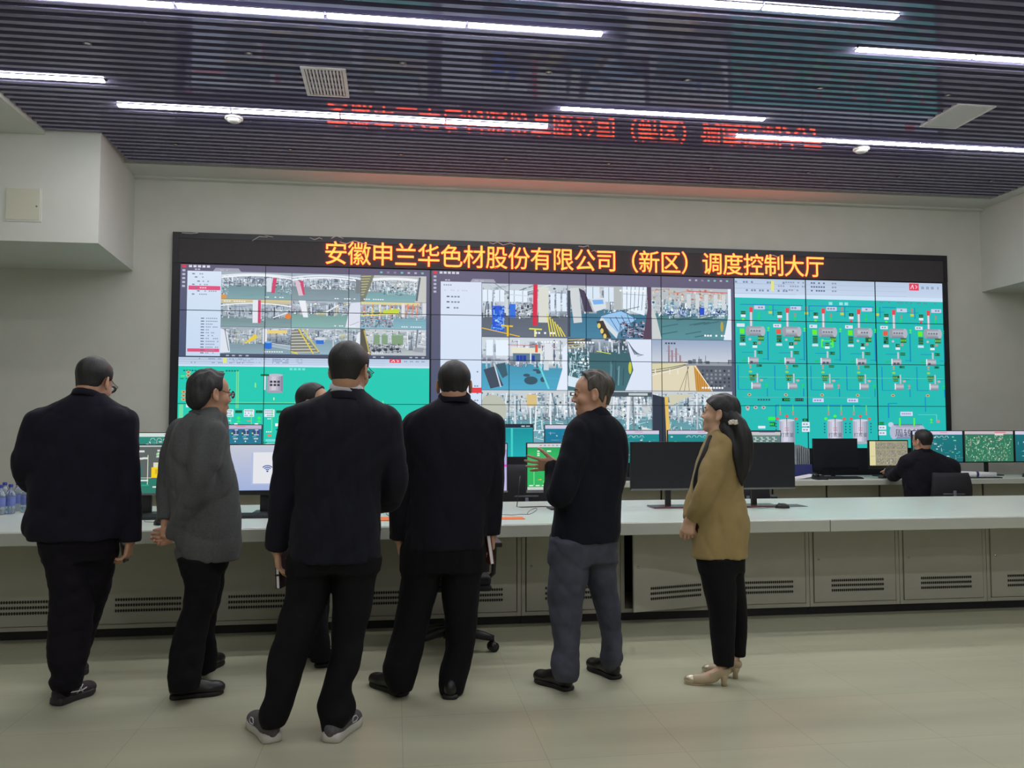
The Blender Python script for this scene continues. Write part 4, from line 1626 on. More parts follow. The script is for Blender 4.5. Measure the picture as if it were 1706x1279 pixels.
monitor(4.01, 4.718, .94, 1.352, BY, 'rear monitor with a grey diagram behind the long hair', draw_greytop, BZ, GBK)
monitor(5.07, 5.652, .87, 1.253, 9.62, 'switched-off black monitor on the rear desk', None, BZ, GBK, chin=.03, base=(.26, .2), chinmat=M_BLACKG)
monitor(5.845, 6.382, .87, 1.23, 9.70, 'rear monitor with a beige grid of camera pictures', draw_cams, BZ, GBK, chin=.045, bez=.014)
monitor(6.47, 7.172, .94, 1.349, BY, 'rear teal monitor right behind the seated operator', draw_teal(51, (22, 118, 124), dense=60), BZ, GBK)
monitor(7.19, 7.885, .94, 1.349, BY, 'rear monitor crowded with a dense green diagram', draw_dense, BZ, GBK)
monitor(7.90, 8.60, .94, 1.349, BY, 'last rear monitor, cut off at the picture edge', draw_teal(53, (22, 110, 120), dense=50), BZ, GBK)

# ------------------------------------------------------------------ small things on the front worktop


def keyboard(x, y, z, label, rz=0.0, w=.44, group='keyboards'):
    t = thing('keyboard', label, 'keyboard', (x, y, z), rz, group)
    MB().prism([(-.075, 0), (.075, 0), (.075, .022), (-.075, .012)], -w / 2, w / 2, 0, Matrix(((0, 0, 1, 0), (1, 0, 0, 0), (0, 1, 0, 0), (0, 0, 0, 1)))).build('case', M_BLACK, t, bevel=.002)
    k = MB()
    n = int(w / .0195)
    for r in range(6):
        for i in range(n):
            xx = -w / 2 + .008 + (w - .016) * i / n
            yy = -.066 + r * .0225
            zz = .0125 + .0667 * (yy + .075)
            k.box((xx, yy, zz), (xx + .0155, yy + .0185, zz + .007))
    k.build('keys', M_KEYS, t)
    return t


def mouse(x, y, z, label, rz=0.0, cord=None):
    t = thing('mouse', label, 'computer mouse', (x, y, z), rz, 'computer mice')
    vs, fs = [], []
    n, m = 20, 8
    for j in range(m + 1):
        a = (math.pi / 2) * j / m
        for i in range(n):
            b = 2 * math.pi * i / n
            vs.append((.032 * math.cos(b) * math.cos(a) ** .8, .056 * math.sin(b) * math.cos(a) ** .8, .037 * math.sin(a) ** .9 + .002))
    for j in range(m):
        for i in range(n):
            fs.append((j * n + i, j * n + (i + 1) % n, (j + 1) * n + (i + 1) % n, (j + 1) * n + i))
    fs.append(tuple(range(n))[::-1])
    b = MB()
    b._add(vs, fs, 0, True)
    b.build('shell', M_BLACK, t)
    MB().cyl((-.004, .024, .034), (.004, .024, .034), .008).build('wheel', M_STEELGREY, t)
    if cord:
        MB().tube([(0, .05, .006)] + cord, .0018, 6).build('cord', M_BLACK, t)
    return t


keyboard(-1.63, 6.12, TOPZ, 'dark keyboard under the grey diagram monitor', .03)
keyboard(-.98, 6.12, TOPZ, 'dark keyboard under the wireless symbol monitor', -.02)
mouse(-1.53, 5.74, TOPZ, 'black mouse beside the clasped hands of the grey blazer visitor', .4, [(.01, .12, .004), (-.06, .2, .004), (-.05, .28, .01)])
mouse(3.02, 6.24, TOPZ, 'black corded mouse in front of the right hand switched-off monitor', 1.2,
      [(.0, .09, .003), (-.06, .16, .003), (-.04, .30, .003), (.02, .40, .003)])
mouse(.02, 5.95, TOPZ, 'black mouse on the orange folder', .6, [(.0, .12, .004), (.05, .22, .004), (.1, .3, .004)])
t = MB().box((-.16, -.11, 0), (.16, .11, .006)).build('folder', M_ORANGE)
t.location = (.03, 5.86, TOPZ)
tag(t, 'orange folder on the worktop beside the suited visitor in trainers', 'folder')
t = MB().box((-.1, -.07, 0), (.1, .07, .004)).build('paper_sheet', M_ORANGE)
t.location = (.79, 5.80, TOPZ)
tag(t, 'small orange sheet under the lilac monitor', 'paper')
t = MB().prism([(-.15, -.1), (.12, -.12), (.16, .08), (-.1, .12)], 0, .003).build('paper_sheet', M_PAPER)
t.location = (-1.93, 6.1, TOPZ)
tag(t, 'white sheet beside the keyboard of the grey diagram monitor', 'paper')
t = MB().box((-.2, -.06, 0), (.2, .06, .004)).build('paper_sheet', M_PAPER)
t.location = (-1.0, 6.265, TOPZ)
tag(t, 'white sheet between keyboard and wireless symbol monitor', 'paper')
pts = []
for i in range(40):
    a = i / 39
    pts.append((.72 + .22 * a, 6.02 + .02 * math.sin(9 * a), TOPZ + .003))
for i in range(16):
    a = 2 * math.pi * i / 15
    pts.append((.96 + .035 * math.cos(a + 3.4) + .03, 6.04 + .05 * math.sin(a + 3.4), TOPZ + .004 + .04 * (1 - math.cos(a)) / 2))
tag(MB().tube(pts, .002, 6).build('cable', M_BLACK), 'thin black looped cable on the worktop under the lilac monitor', 'cable')
tag(MB().tube([(.985, 6.60, 1.0), (.97, 6.60, .85), (.955, 6.58, .757), (.99, 6.57, .754), (1.15, 6.60, .754), (1.3, 6.57, .754), (1.45, 6.58, .754)], .004, 6).build('cable', M_BLACK),
    'black monitor cable trailing under the green diagram monitor', 'cable')
pad = MB().box((-.11, -.10, 0), (.11, .10, .003)).build('mouse_pad', M_REDBASE)
pad.location = (3.175, 6.44, TOPZ)
tag(pad, 'dark reddish mouse pad beside the right hand switched-off monitor', 'mouse pad')

# bottled water at the left end


def bottle(x, y, label):
    t = thing('water_bottle', label, 'bottle', (x, y, TOPZ), 0, 'water bottles on the worktop')
    MB().lathe([(.026, .0), (.032, .006), (.033, .05), (.031, .06), (.033, .07), (.033, .14), (.030, .155), (.016, .185), (.0125, .19), (.0125, .205)], n=24).build('body', M_CLEAR, t)
    MB().lathe([(.0335, .06), (.0338, .062), (.0338, .125), (.0335, .127)], n=24, caps=False).build('label_band', M_WATERLABEL, t)
    MB().lathe([(.0155, .195), (.0158, .2), (.0158, .214), (.014, .217)], n=24).build('cap', M_CAP, t)
    return t


for (u, v, yy, nm) in ((18, 815, 6.62, 'nearest the worktop edge'), (1, 822, 6.55, 'cut by the picture edge'), (43, 816, 6.72, 'closest to the navy jacket sleeve'), (30, 820, 6.84, 'behind the front bottles, in the middle'), (8, 818, 6.86, 'behind the front bottles, outermost')):
    p = aty(u, v, yy)
    bottle(p[0], yy, 'clear water bottle with blue cap, %s' % nm)

# ------------------------------------------------------------------ rear desk
t = thing('rear_desk', 'long pale rear operators desk in front of the video wall', 'desk', (3.0, 9.2, 0))
RO = np.array([3.0, 9.2, 0])
MB().box((-3.15, 9.17, .737), (9.4, 10.05, BZ)).build('desktop', M_TOP, t, bevel=.004, off=RO)
MB().box((-3.15, 9.156, .712), (9.4, 9.1695, BZ - .004)).build('edge_band', M_TOPEDGE, t, bevel=.003, off=RO)
p = MB()
for k in range(18):
    x = -3.1 + .69 * k
    p.box((x, 9.50, .05), (x + .665, 9.53, .737))
p.build('front_panels', M_CAB, t, off=RO)
MB().box((-3.1, 9.54, 0), (9.35, 10.0, .735)).build('body', M_CABDARK, t, off=RO)

keyboard(5.31, 9.36, BZ, 'dark keyboard in front of the switched-off rear monitor', 0.04)
keyboard(7.95, 9.36, BZ, 'dark keyboard under the dense green diagram monitor', 0)
keyboard(2.62, 9.42, BZ, 'dark keyboard on the rear desk behind the jeans visitor', 0)
mouse(5.83, 9.38, BZ, 'black mouse beside the beige camera picture monitor', 1.3, [(.02, .1, .004), (.1, .1, .004), (.2, .16, .004)])
# tray of papers
t = thing('file_tray', 'clear file tray of papers in a navy box beside the switched-off rear monitor', 'file tray', (4.955, 9.76, BZ))
MB().box((-.11, -.12, 0), (.11, .12, .16)).build('navy_box', M_NAVYBOX, t, bevel=.004)
f = MB()
for i in range(7):
    f.box((-.09 + i * .028, -.10, .161), (-.084 + i * .028, .10, .40 - .012 * abs(i - 2)))
f.build('file_sheets', mat('grey_sleeve', rgb(170, 178, 184), .4, noise=.15, scale=15), t)
t = thing('paper_stack', 'loose white papers on the rear desk beside the file tray', 'papers', (4.885, 9.46, BZ), .1)
for i in range(3):
    o = MB().box((-.15, -.10, .004 * i), (.15, .10, .004 * i + .0035)).build('sheet', M_PAPER, t)
    o.rotation_euler = (0, 0, .12 * (i - 1))
    if i == 2:
        o.rotation_euler = (0, -.12, .2)
        o.location = (0, 0, .018)
t = thing('telephone', 'small black telephone beside the loose papers on the rear desk', 'telephone', (4.96, 9.265, BZ), -.1)
MB().prism([(-.08, 0), (.08, 0), (.08, .05), (-.08, .02)], -.07, .07, 0, Matrix(((0, 0, 1, 0), (1, 0, 0, 0), (0, 1, 0, 0), (0, 0, 0, 1)))).build('base', M_BLACK, t, bevel=.006)
MB().tube([(-.05, -.07, .05), (-.055, -.02, .065), (-.055, .04, .068), (-.05, .08, .06)], [.016, .011, .011, .016], 10).build('handset', M_BLACKG, t)
a, b = aty(1592, 777, 9.58), aty(1659, 783, 9.45)
t = thing('rolled_paper', 'rolled white paper with a blue band beside the seated operator', 'paper roll', (a[0], a[1], BZ))
AO = np.array([a[0], a[1], BZ])
A, Bv = Vector((a[0], a[1], BZ + .036)), Vector((b[0], b[1], BZ + .03))
MB().tube([A, A.lerp(Bv, .5), Bv], [.034, .032, .028], 20).build('roll', M_PAPER, t, off=AO)
MB().tube([A.lerp(Bv, .5), A.lerp(Bv, .56)], .0335, 20).build('band', M_NAVYBOX, t, off=AO)
t = MB().prism([(-.22, -.08), (.2, -.10), (.24, .03), (-.18, .06)], 0, .012).build('clipboard', M_BLACKG)
t.location = (7.07, 9.29, BZ)
tag(t, 'dark clipboard lying under the rolled paper', 'clipboard')

# ------------------------------------------------------------------ swivel chairs


def make_chair(label, back_h=.52, loc=(0, 0, 0), rz=0.0, star=0.0, arms=True):
    t = thing('swivel_chair', label, 'chair', loc, rz, 'black swivel chairs')
    b = MB()
    for k in range(5):
        a = star + 2 * math.pi * k / 5
        c_, s_ = math.cos(a), math.sin(a)
        b.tube([(0, 0, .125), (c_ * .1, s_ * .1, .12), (c_ * .22, s_ * .22, .095), (c_ * .28, s_ * .28, .08)], [.034, .032, .026, .018], 10)
    b.cyl((0, 0, .08), (0, 0, .19), .036)
    base = b.build('star_base', M_BLACK, t)
    for k in range(5):
        a = star + 2 * math.pi * k / 5
        c_, s_ = math.cos(a) * .275, math.sin(a) * .275
        w = MB()
        d = (math.sin(a + .5), -math.cos(a + .5))
        for q in (-1, 1):
            w.cyl((c_ + d[0] * q * .007, s_ + d[1] * q * .007, .032), (c_ + d[0] * q * .026, s_ + d[1] * q * .026, .032), .031, n=20)
        w.cyl((c_, s_, .03), (c_, s_, .085), .008)
        w.build('caster', M_BLACKG, base)
    MB().tube([(0, 0, .19), (0, 0, .30), (0, 0, .31), (0, 0, .40)], [.028, .028, .018, .018], 14).build('gas_lift', M_BLACK, t)
    s = MB()
    s.box((-.245, -.23, .40), (.245, .25, .435))
    s.box((-.24, -.225, .435), (.24, .245, .49))
    o = s.build('seat', M_CHAIRFAB, t, bevel=.02, seg=3)
    # curved backrest
    bk = MB()
    n = 12
    vs, fs = [], []
    for j in range(9):
        z = .52 + back_h * j / 8
        hw = .225 - .03 * (j / 8) ** 3
        for i in range(n + 1):
            x = hw * (2 * i / n - 1)
            yb = -.26 + .05 * (x / .225) ** 2 - .05 * math.sin(math.pi * j / 8 * .9)
            vs.append((x, yb, z))
    m = len(vs)
    vs += [(p[0], p[1] - .03, p[2]) for p in vs]
    for j in range(8):
        for i in range(n):
            a_, b_ = j * (n + 1) + i, j * (n + 1) + i + 1
            c2, d2 = b_ + n + 1, a_ + n + 1
            fs += [(a_, d2, c2, b_), (m + a_, m + b_, m + c2, m + d2)]
    for i in range(n):
        fs.append((i, i + 1, m + i + 1, m + i))
        q = 8 * (n + 1) + i
        fs.append((q, m + q, m + q + 1, q + 1))
    for j in range(8):
        q = j * (n + 1)
        fs.append((q, m + q, m + q + n + 1, q + n + 1))
        q += n
        fs.append((q, q + n + 1, m + q + n + 1, m + q))
    bk._add(vs, fs, 0, True)
    bk.build('backrest', M_MESHBACK, t)
    sp = MB()
    for z in (.62, .74):
        zz = .52 + (z - .52) * back_h / .52 * .9
        sp.tube([(-.2, -.262, zz), (-.1, -.318, zz), (0, -.33, zz), (.1, -.318, zz), (.2, -.262, zz)], .013, 8)
    sp.tube([(0, -.05, .40), (0, -.30, .42), (0, -.345, .55), (0, -.335, .7)], .018, 8)
    sp.build('back_support', M_MESHBAND, t)
    if arms:
        for q in (-1, 1):
            MB().tube([(q * .24, .06, .42), (q * .285, .06, .46), (q * .29, .05, .62), (q * .285, .04, .655)], .015, 8).box((q * .285 - .032, -.14, .65), (q * .285 + .032, .13, .68)).build('armrest', M_BLACK, t, bevel=.006)
    return t


make_chair('empty black swivel chair behind the person holding a cream edged notebook', loc=(.335, 5.25, 0), star=-.20)
make_chair('black swivel chair back seen between the lilac and green monitors', .50, (1.26, 8.45, 0), .05, .3)
make_chair('low black swivel chair behind the base of the switched-off monitor', .36, (3.62, 8.35, 0), -.3, .7)
CHAIR_OP = make_chair('black swivel chair of the seated operator', .37, (6.08, 8.72, 0), -.12, .4, arms=False)
# ================================================================== FIGURES: smooth bodies and clothing from blended solids
class Field:
    """A signed distance field on a grid whose lines may be closer together where detail is needed."""

    def __init__(self, lo, hi, h, fine=()):
        self.ax = []
        for a in range(3):
            pts = [np.arange(lo[a], hi[a] + h, h)]
            for (flo, fhi, fh) in fine:
                base = np.concatenate(pts)
                base = base[(base < flo[a] - 1e-6) | (base > fhi[a] + 1e-6)]
                pts = [base, np.arange(flo[a], fhi[a] + fh, fh)]
            g = np.unique(np.round(np.concatenate(pts), 5))
            keep = [g[0]]
            for q in g[1:]:
                if q - keep[-1] > .0018:
                    keep.append(q)
            self.ax.append(np.array(keep, dtype=np.float32))
        self.D = np.full([len(a) for a in self.ax], 1.0, dtype=np.float32)

    def _sl(self, lo, hi):
        out = []
        for a in range(3):
            i0 = max(0, int(np.searchsorted(self.ax[a], lo[a])) - 1)
            i1 = min(len(self.ax[a]), int(np.searchsorted(self.ax[a], hi[a])) + 1)
            out.append(slice(i0, max(i0, i1)))
        return tuple(out)

    def _grid(self, sl):
        return (self.ax[0][sl[0]][:, None, None], self.ax[1][sl[1]][None, :, None], self.ax[2][sl[2]][None, None, :])

    def add(self, prim, k=.01, neg=False):
        fn, lo, hi = prim
        m = k + .02
        sl = self._sl([lo[i] - m for i in range(3)], [hi[i] + m for i in range(3)])
        if any(s.stop <= s.start for s in sl):
            return self
        d = fn(*self._grid(sl)).astype(np.float32)
        D = self.D[sl]
        if neg:
            d = -d
            h = np.clip(.5 - .5 * (D - d) / k, 0, 1)
            self.D[sl] = D * (1 - h) + d * h + k * h * (1 - h)
        else:
            h = np.clip(.5 + .5 * (D - d) / k, 0, 1)
            self.D[sl] = D * (1 - h) + d * h - k * h * (1 - h)
        return self

    def cut(self, fn):
        self.D = np.maximum(self.D, fn(*self._grid((slice(None),) * 3)).astype(np.float32))
        return self

    def shift(self, fn):
        self.D = self.D + fn(*self._grid((slice(None),) * 3)).astype(np.float32)
        return self

    def surface(self, relax=1):
        D = self.D
        D[0], D[-1], D[:, 0], D[:, -1], D[:, :, 0], D[:, :, -1] = (np.maximum(D[0], .001), np.maximum(D[-1], .001), np.maximum(D[:, 0], .001),
                                                                   np.maximum(D[:, -1], .001), np.maximum(D[:, :, 0], .001), np.maximum(D[:, :, -1], .001))
        S = D < 0
        nx, ny, nz = S.shape
        c = S[:-1, :-1, :-1].astype(np.int8)
        tot = np.zeros((nx - 1, ny - 1, nz - 1), dtype=np.int8)
        for a in (0, 1):
            for b in (0, 1):
                for e in (0, 1):
                    tot += S[a:nx - 1 + a, b:ny - 1 + b, e:nz - 1 + e]
        I, J, K = np.nonzero((tot > 0) & (tot < 8))
        idx = np.full(tot.shape, -1, dtype=np.int64)
        idx[I, J, K] = np.arange(len(I))
        P = np.zeros((len(I), 3))
        n = np.zeros(len(I))
        X, Y, Z = self.ax
        corners = [(a, b, e) for a in (0, 1) for b in (0, 1) for e in (0, 1)]
        for c0 in corners:
            for ax in range(3):
                if c0[ax]:
                    continue
                c1 = list(c0)
                c1[ax] = 1
                d0 = D[I + c0[0], J + c0[1], K + c0[2]]
                d1 = D[I + c1[0], J + c1[1], K + c1[2]]
                m = (d0 < 0) != (d1 < 0)
                tt = np.where(m, d0 / np.where(m, d0 - d1, 1), 0)
                p = np.stack([X[I + c0[0]] + (X[I + c1[0]] - X[I + c0[0]]) * tt, Y[J + c0[1]] + (Y[J + c1[1]] - Y[J + c0[1]]) * tt,
                              Z[K + c0[2]] + (Z[K + c1[2]] - Z[K + c0[2]]) * tt], 1)
                P += p * m[:, None]
                n += m
        P /= np.maximum(n, 1)[:, None]
        F = []
        for ax in range(3):
            sl0 = [slice(1, -1)] * 3
            sl0[ax] = slice(0, -1)
            sl1 = list(sl0)
            sl1[ax] = slice(1, None)
            A, B = S[tuple(sl0)], S[tuple(sl1)]
            for flip in (False, True):
                i, j, k = np.nonzero((~A & B) if flip else (A & ~B))
                o = [i, j, k]
                for q in range(3):
                    if q != ax:
                        o[q] = o[q] + 1
                u, v = (ax + 1) % 3, (ax + 2) % 3

                def cell(du, dv):
                    cc = [o[0].copy(), o[1].copy(), o[2].copy()]
                    cc[u] = cc[u] - du
                    cc[v] = cc[v] - dv
                    return idx[cc[0], cc[1], cc[2]]
                q4 = np.stack([cell(1, 1), cell(0, 1), cell(0, 0), cell(1, 0)], 1)
                F.append(q4[:, ::-1] if flip else q4)
        F = np.concatenate(F)
        F = F[(F >= 0).all(1)]
        for _ in range(relax):
            acc = np.zeros_like(P)
            cnt = np.zeros(len(P))
            for a in range(4):
                np.add.at(acc, F[:, a], P[F[:, (a + 1) % 4]])
                np.add.at(acc, F[:, a], P[F[:, (a + 3) % 4]])
                np.add.at(cnt, F[:, a], 2)
            P = P * .5 + .5 * acc / np.maximum(cnt, 1)[:, None]
        return P, F


def cone(a, b, ra, rb):
    a, b = np.asarray(a, float), np.asarray(b, float)
    ab = b - a
    L2 = max(1e-9, float(ab @ ab))

    def fn(X, Y, Z):
        t = np.clip(((X - a[0]) * ab[0] + (Y - a[1]) * ab[1] + (Z - a[2]) * ab[2]) / L2, 0, 1)
        dx, dy, dz = X - a[0] - t * ab[0], Y - a[1] - t * ab[1], Z - a[2] - t * ab[2]
        return np.sqrt(dx * dx + dy * dy + dz * dz) - (ra + (rb - ra) * t)
    r = max(ra, rb)
    return fn, np.minimum(a, b) - r, np.maximum(a, b) + r


def ell(c, r, R=None):
    """Ellipsoid; the rows of R are its own axes."""
    c, r = np.asarray(c, float), np.asarray(r, float)

    def fn(X, Y, Z):
        x, y, z = X - c[0], Y - c[1], Z - c[2]
        if R is not None:
            x, y, z = (R[0][0] * x + R[0][1] * y + R[0][2] * z, R[1][0] * x + R[1][1] * y + R[1][2] * z, R[2][0] * x + R[2][1] * y + R[2][2] * z)
        k0 = np.sqrt((x / r[0]) ** 2 + (y / r[1]) ** 2 + (z / r[2]) ** 2)
        k1 = np.sqrt((x / r[0] ** 2) ** 2 + (y / r[1] ** 2) ** 2 + (z / r[2] ** 2) ** 2)
        return k0 * (k0 - 1) / np.maximum(k1, 1e-6)
    m = float(r.max()) if R is not None else r
    return fn, c - m, c + m


def spline(x, ys, n=160):
    """Monotone-ish cubic resampling of rows ys over knots x."""
    x = np.asarray(x, float)
    ys = np.asarray(ys, float)
    t = np.linspace(x[0], x[-1], n)
    m = np.gradient(ys, x, axis=0)
    i = np.clip(np.searchsorted(x, t) - 1, 0, len(x) - 2)
    h = (x[i + 1] - x[i])
    s = ((t - x[i]) / h)[:, None]
    h = h[:, None]
    out = (2 * s ** 3 - 3 * s ** 2 + 1) * ys[i] + (s ** 3 - 2 * s ** 2 + s) * h * m[i] + (-2 * s ** 3 + 3 * s ** 2) * ys[i + 1] + (s ** 3 - s ** 2) * h * m[i + 1]
    return t, out


def stack(rows, p=2.2, grow=0.0):
    """Upright loft of rounded sections; rows = (z, cx, cy, rx, ry)."""
    rows = sorted(rows)
    z = [r[0] for r in rows]
    t, o = spline(z, [r[1:] for r in rows])
    o[:, 2:] = np.maximum(o[:, 2:] + grow, .004)

    def fn(X, Y, Z):
        zz = Z.ravel()
        cx, cy, rx, ry = [np.interp(zz, t, o[:, i])[None, None, :] for i in range(4)]
        q = (np.abs((X - cx) / rx) ** p + np.abs((Y - cy) / ry) ** p) ** (1 / p)
        d = (q - 1) * np.minimum(rx, ry)
        e = np.maximum(Z - z[-1], z[0] - Z)
        return np.maximum(d, e)
    lo = np.array([(o[:, 0] - o[:, 2]).min(), (o[:, 1] - o[:, 3]).min(), z[0]])
    hi = np.array([(o[:, 0] + o[:, 2]).max(), (o[:, 1] + o[:, 3]).max(), z[-1]])
    return fn, lo, hi


def chain(pts, radii, n=5):
    """Smooth limb: list of cones along a curve through pts."""
    x = np.arange(len(pts), dtype=float)
    if len(pts) > 2:
        _, o = spline(x, np.column_stack([np.asarray(pts, float), np.asarray(radii, float)]), (len(pts) - 1) * n + 1)
    else:
        o = np.column_stack([np.asarray(pts, float), np.asarray(radii, float)])
    return [cone(a[:3], b[:3], max(.003, a[3]), max(.003, b[3])) for a, b in zip(o[:-1], o[1:])]


def union(prims):
    """Hard union of several prims as one."""
    lo = np.min([p[1] for p in prims], 0)
    hi = np.max([p[2] for p in prims], 0)

    def fn(X, Y, Z):
        d = None
        for f, _, _ in prims:
            e = f(X, Y, Z)
            d = e if d is None else np.minimum(d, e)
        return d
    return fn, lo, hi


def folds(seed, amp, freq, stretch=(1, 1, .45)):
    """Soft random creases for cloth."""
    R = np.random.RandomState(seed)
    W = R.normal(size=(7, 3)) * np.array(stretch) * freq
    P = R.uniform(0, 6.28, 7)

    def fn(X, Y, Z):
        wx = .02 * np.sin(11 * Z + 7 * Y)
        s = 0
        for i in range(7):
            s = s + (1 - np.abs(np.sin(W[i, 0] * (X + wx) + W[i, 1] * Y + W[i, 2] * Z + P[i]))) ** 2
        return amp * 2.6 * (s / 7 - .4)
    return fn


def frame(phi, pitch, roll=0.0):
    """Own axes (right, forward, up) of something that faces phi degrees from straight-away towards the right."""
    a, p, r = math.radians(phi), math.radians(pitch), math.radians(roll)
    f = np.array([math.sin(a) * math.cos(p), math.cos(a) * math.cos(p), math.sin(p)])
    x = np.array([math.cos(a), -math.sin(a), 0.0])
    u = np.cross(x, f)
    x, u = x * math.cos(r) + u * math.sin(r), u * math.cos(r) - x * math.sin(r)
    return np.array([x, f, u])


class Head:
    def __init__(self, c, phi, pitch, roll=0, s=1.0, wide=1.0):
        self.c, self.R, self.s, self.w = np.asarray(c, float), frame(phi, pitch, roll), s, wide

    def W(self, x, y, z):
        return self.c + (self.R[0] * x * self.w + self.R[1] * y + self.R[2] * z) * self.s

    def L(self, X, Y, Z):
        x, y, z = X - self.c[0], Y - self.c[1], Z - self.c[2]
        return [(self.R[i][0] * x + self.R[i][1] * y + self.R[i][2] * z) / self.s for i in range(3)]

    def e(self, c, r):
        return ell(self.W(*c), np.asarray(r) * self.s * np.array([self.w, 1, 1]), self.R)

    def k(self, a, b, ra, rb):
        return cone(self.W(*a), self.W(*b), ra * self.s, rb * self.s)

    def flared(self, q, c, r, deg=24):
        """Ellipsoid whose rear edge stands away from the skull on side q."""
        a = math.radians(deg) * q
        ca, sa = math.cos(a), math.sin(a)
        x, f, u = self.R
        return ell(self.W(q * c[0], c[1], c[2]), np.asarray(r) * self.s, np.array([x * ca + f * sa, f * ca - x * sa, u]))

    def skull(self, F):
        F.add(self.e((0, -.020, .034), (.073, .090, .086)), .01)
        F.add(self.e((0, .028, .036), (.063, .058, .058)), .02)
        F.add(self.e((0, -.042, -.024), (.058, .049, .056)), .02)

    def skin(self, F, female=False):
        self.skull(F)
        F.add(self.e((0, .034, -.028), (.056 if not female else .053, .053, .068)), .02)
        F.add(self.e((0, .030, -.078), (.047 if not female else .041, .046, .034)), .02)
        F.add(self.e((0, .068, -.096), (.021, .019, .017)), .018)
        for q in (-1, 1):
            F.add(self.e((q * .038, .054, -.026), (.023, .026, .026)), .014)
            F.add(self.e((q * .031, .094, .004), (.016, .011, .009)), .012, True)
            F.add(self.e((q * .030, .080, .003), (.0125, .0110, .0105)), .004)
            F.add(self.k((q * .012, .083, .021), (q * .044, .072, .020), .0072, .006), .010)
        F.add(self.k((0, .084, .008), (0, .098, -.026), .0070, .0118), .010)
        for q in (-1, 1):
            F.add(self.e((q * .0125, .091, -.032), (.0085, .0100, .0075)), .006)
        F.add(self.k((-.017, .084, -.0575), (.017, .084, -.0575), .0062, .0062), .007)
        F.add(self.k((-.014, .084, -.0685), (.014, .084, -.0685), .0072, .0072), .007)
        F.add(self.e((0, .098, -.063), (.022, .009, .0014)), .003, True)
        for q in (-1, 1):
            F.add(self.flared(q, (.081, -.012, -.003), (.0075, .0205, .0335)), .005)
            F.add(self.flared(q, (.079, -.004, -.028), (.0075, .0105, .0130)), .005)
            F.add(self.flared(q, (.0885, -.010, .004), (.006, .0115, .0185)), .004, True)

    def hair(self, style, seed=0):
        c = self.c
        F = Field(c - .20 * self.s, c + .19 * self.s, .0040)
        self.skull(F)
        if style == 'cap':                     # full swept hair
            F.add(self.e((.012, .062, .080), (.050, .036, .024)), .02)
            F.add(self.e((0, -.066, -.018), (.066, .048, .060)), .02)
        elif style == 'gray':
            F.add(self.e((0, .040, .088), (.050, .048, .020)), .015)
        elif style == 'long':
            F.add(self.e((0, -.060, -.025), (.074, .052, .070)), .02)
        R = np.random.RandomState(seed)
        ph = R.uniform(0, 6, 4)
        amp = {'short': .0005, 'cap': .0020, 'gray': .0022, 'long': .0010}[style]
        low, top = {'short': (.0030, .0125), 'cap': (.0085, .014), 'gray': (.0035, .013), 'long': (.010, .011)}[style]

        def rough(X, Y, Z):
            x, y, z = self.L(X, Y, Z)
            t = np.clip((z + .05) / .13, 0, 1)
            g = low + (top - low) * t * t * (3 - 2 * t)
            return amp * (np.sin(150 * x + 40 * z + ph[0] + 3 * np.sin(25 * y)) + np.sin(90 * y + 60 * x + ph[1]) + np.sin(210 * x - 70 * y + ph[2])) - g * self.s
        F.shift(rough)

        def line(X, Y, Z):
            x, y, z = self.L(X, Y, Z)
            ax = np.abs(x)
            ear = .0245 - np.sqrt((y + .008) ** 2 + ((z + .004) * .75) ** 2)
            if style == 'long':
                d = .707 * ((y - .012 + .25 * ax) - (z + .004))
                d = np.minimum(d, .55 * (y - .074 + .2 * ax) - .83 * (z - .052))
                d = np.maximum(d, -(z + .10) * .9)
                d = np.maximum(d, np.where(ax > .05, ear, -1))
                return d * self.s
            front = .72 * (y - .074 + .15 * ax) - .70 * (z - .064)
            temple = .80 * (y - .034) - .60 * (z - .012)
            front = np.maximum(front, np.where(ax > .035, temple, -1))
            nape = {'short': -.046, 'cap': -.082, 'gray': -.060}[style]
            back = .86 * (y + .026) - .51 * (z + .010)
            burn = np.maximum(np.maximum(y - .024, -.002 - y), -(z + .020))
            d = np.maximum(front, np.minimum(back, burn))
            d = np.maximum(d, (nape - z) * .8)
            d = np.maximum(d, np.where(ax > .05, ear, -1))
            return d * self.s
        F.cut(line)
        return F.surface(2)


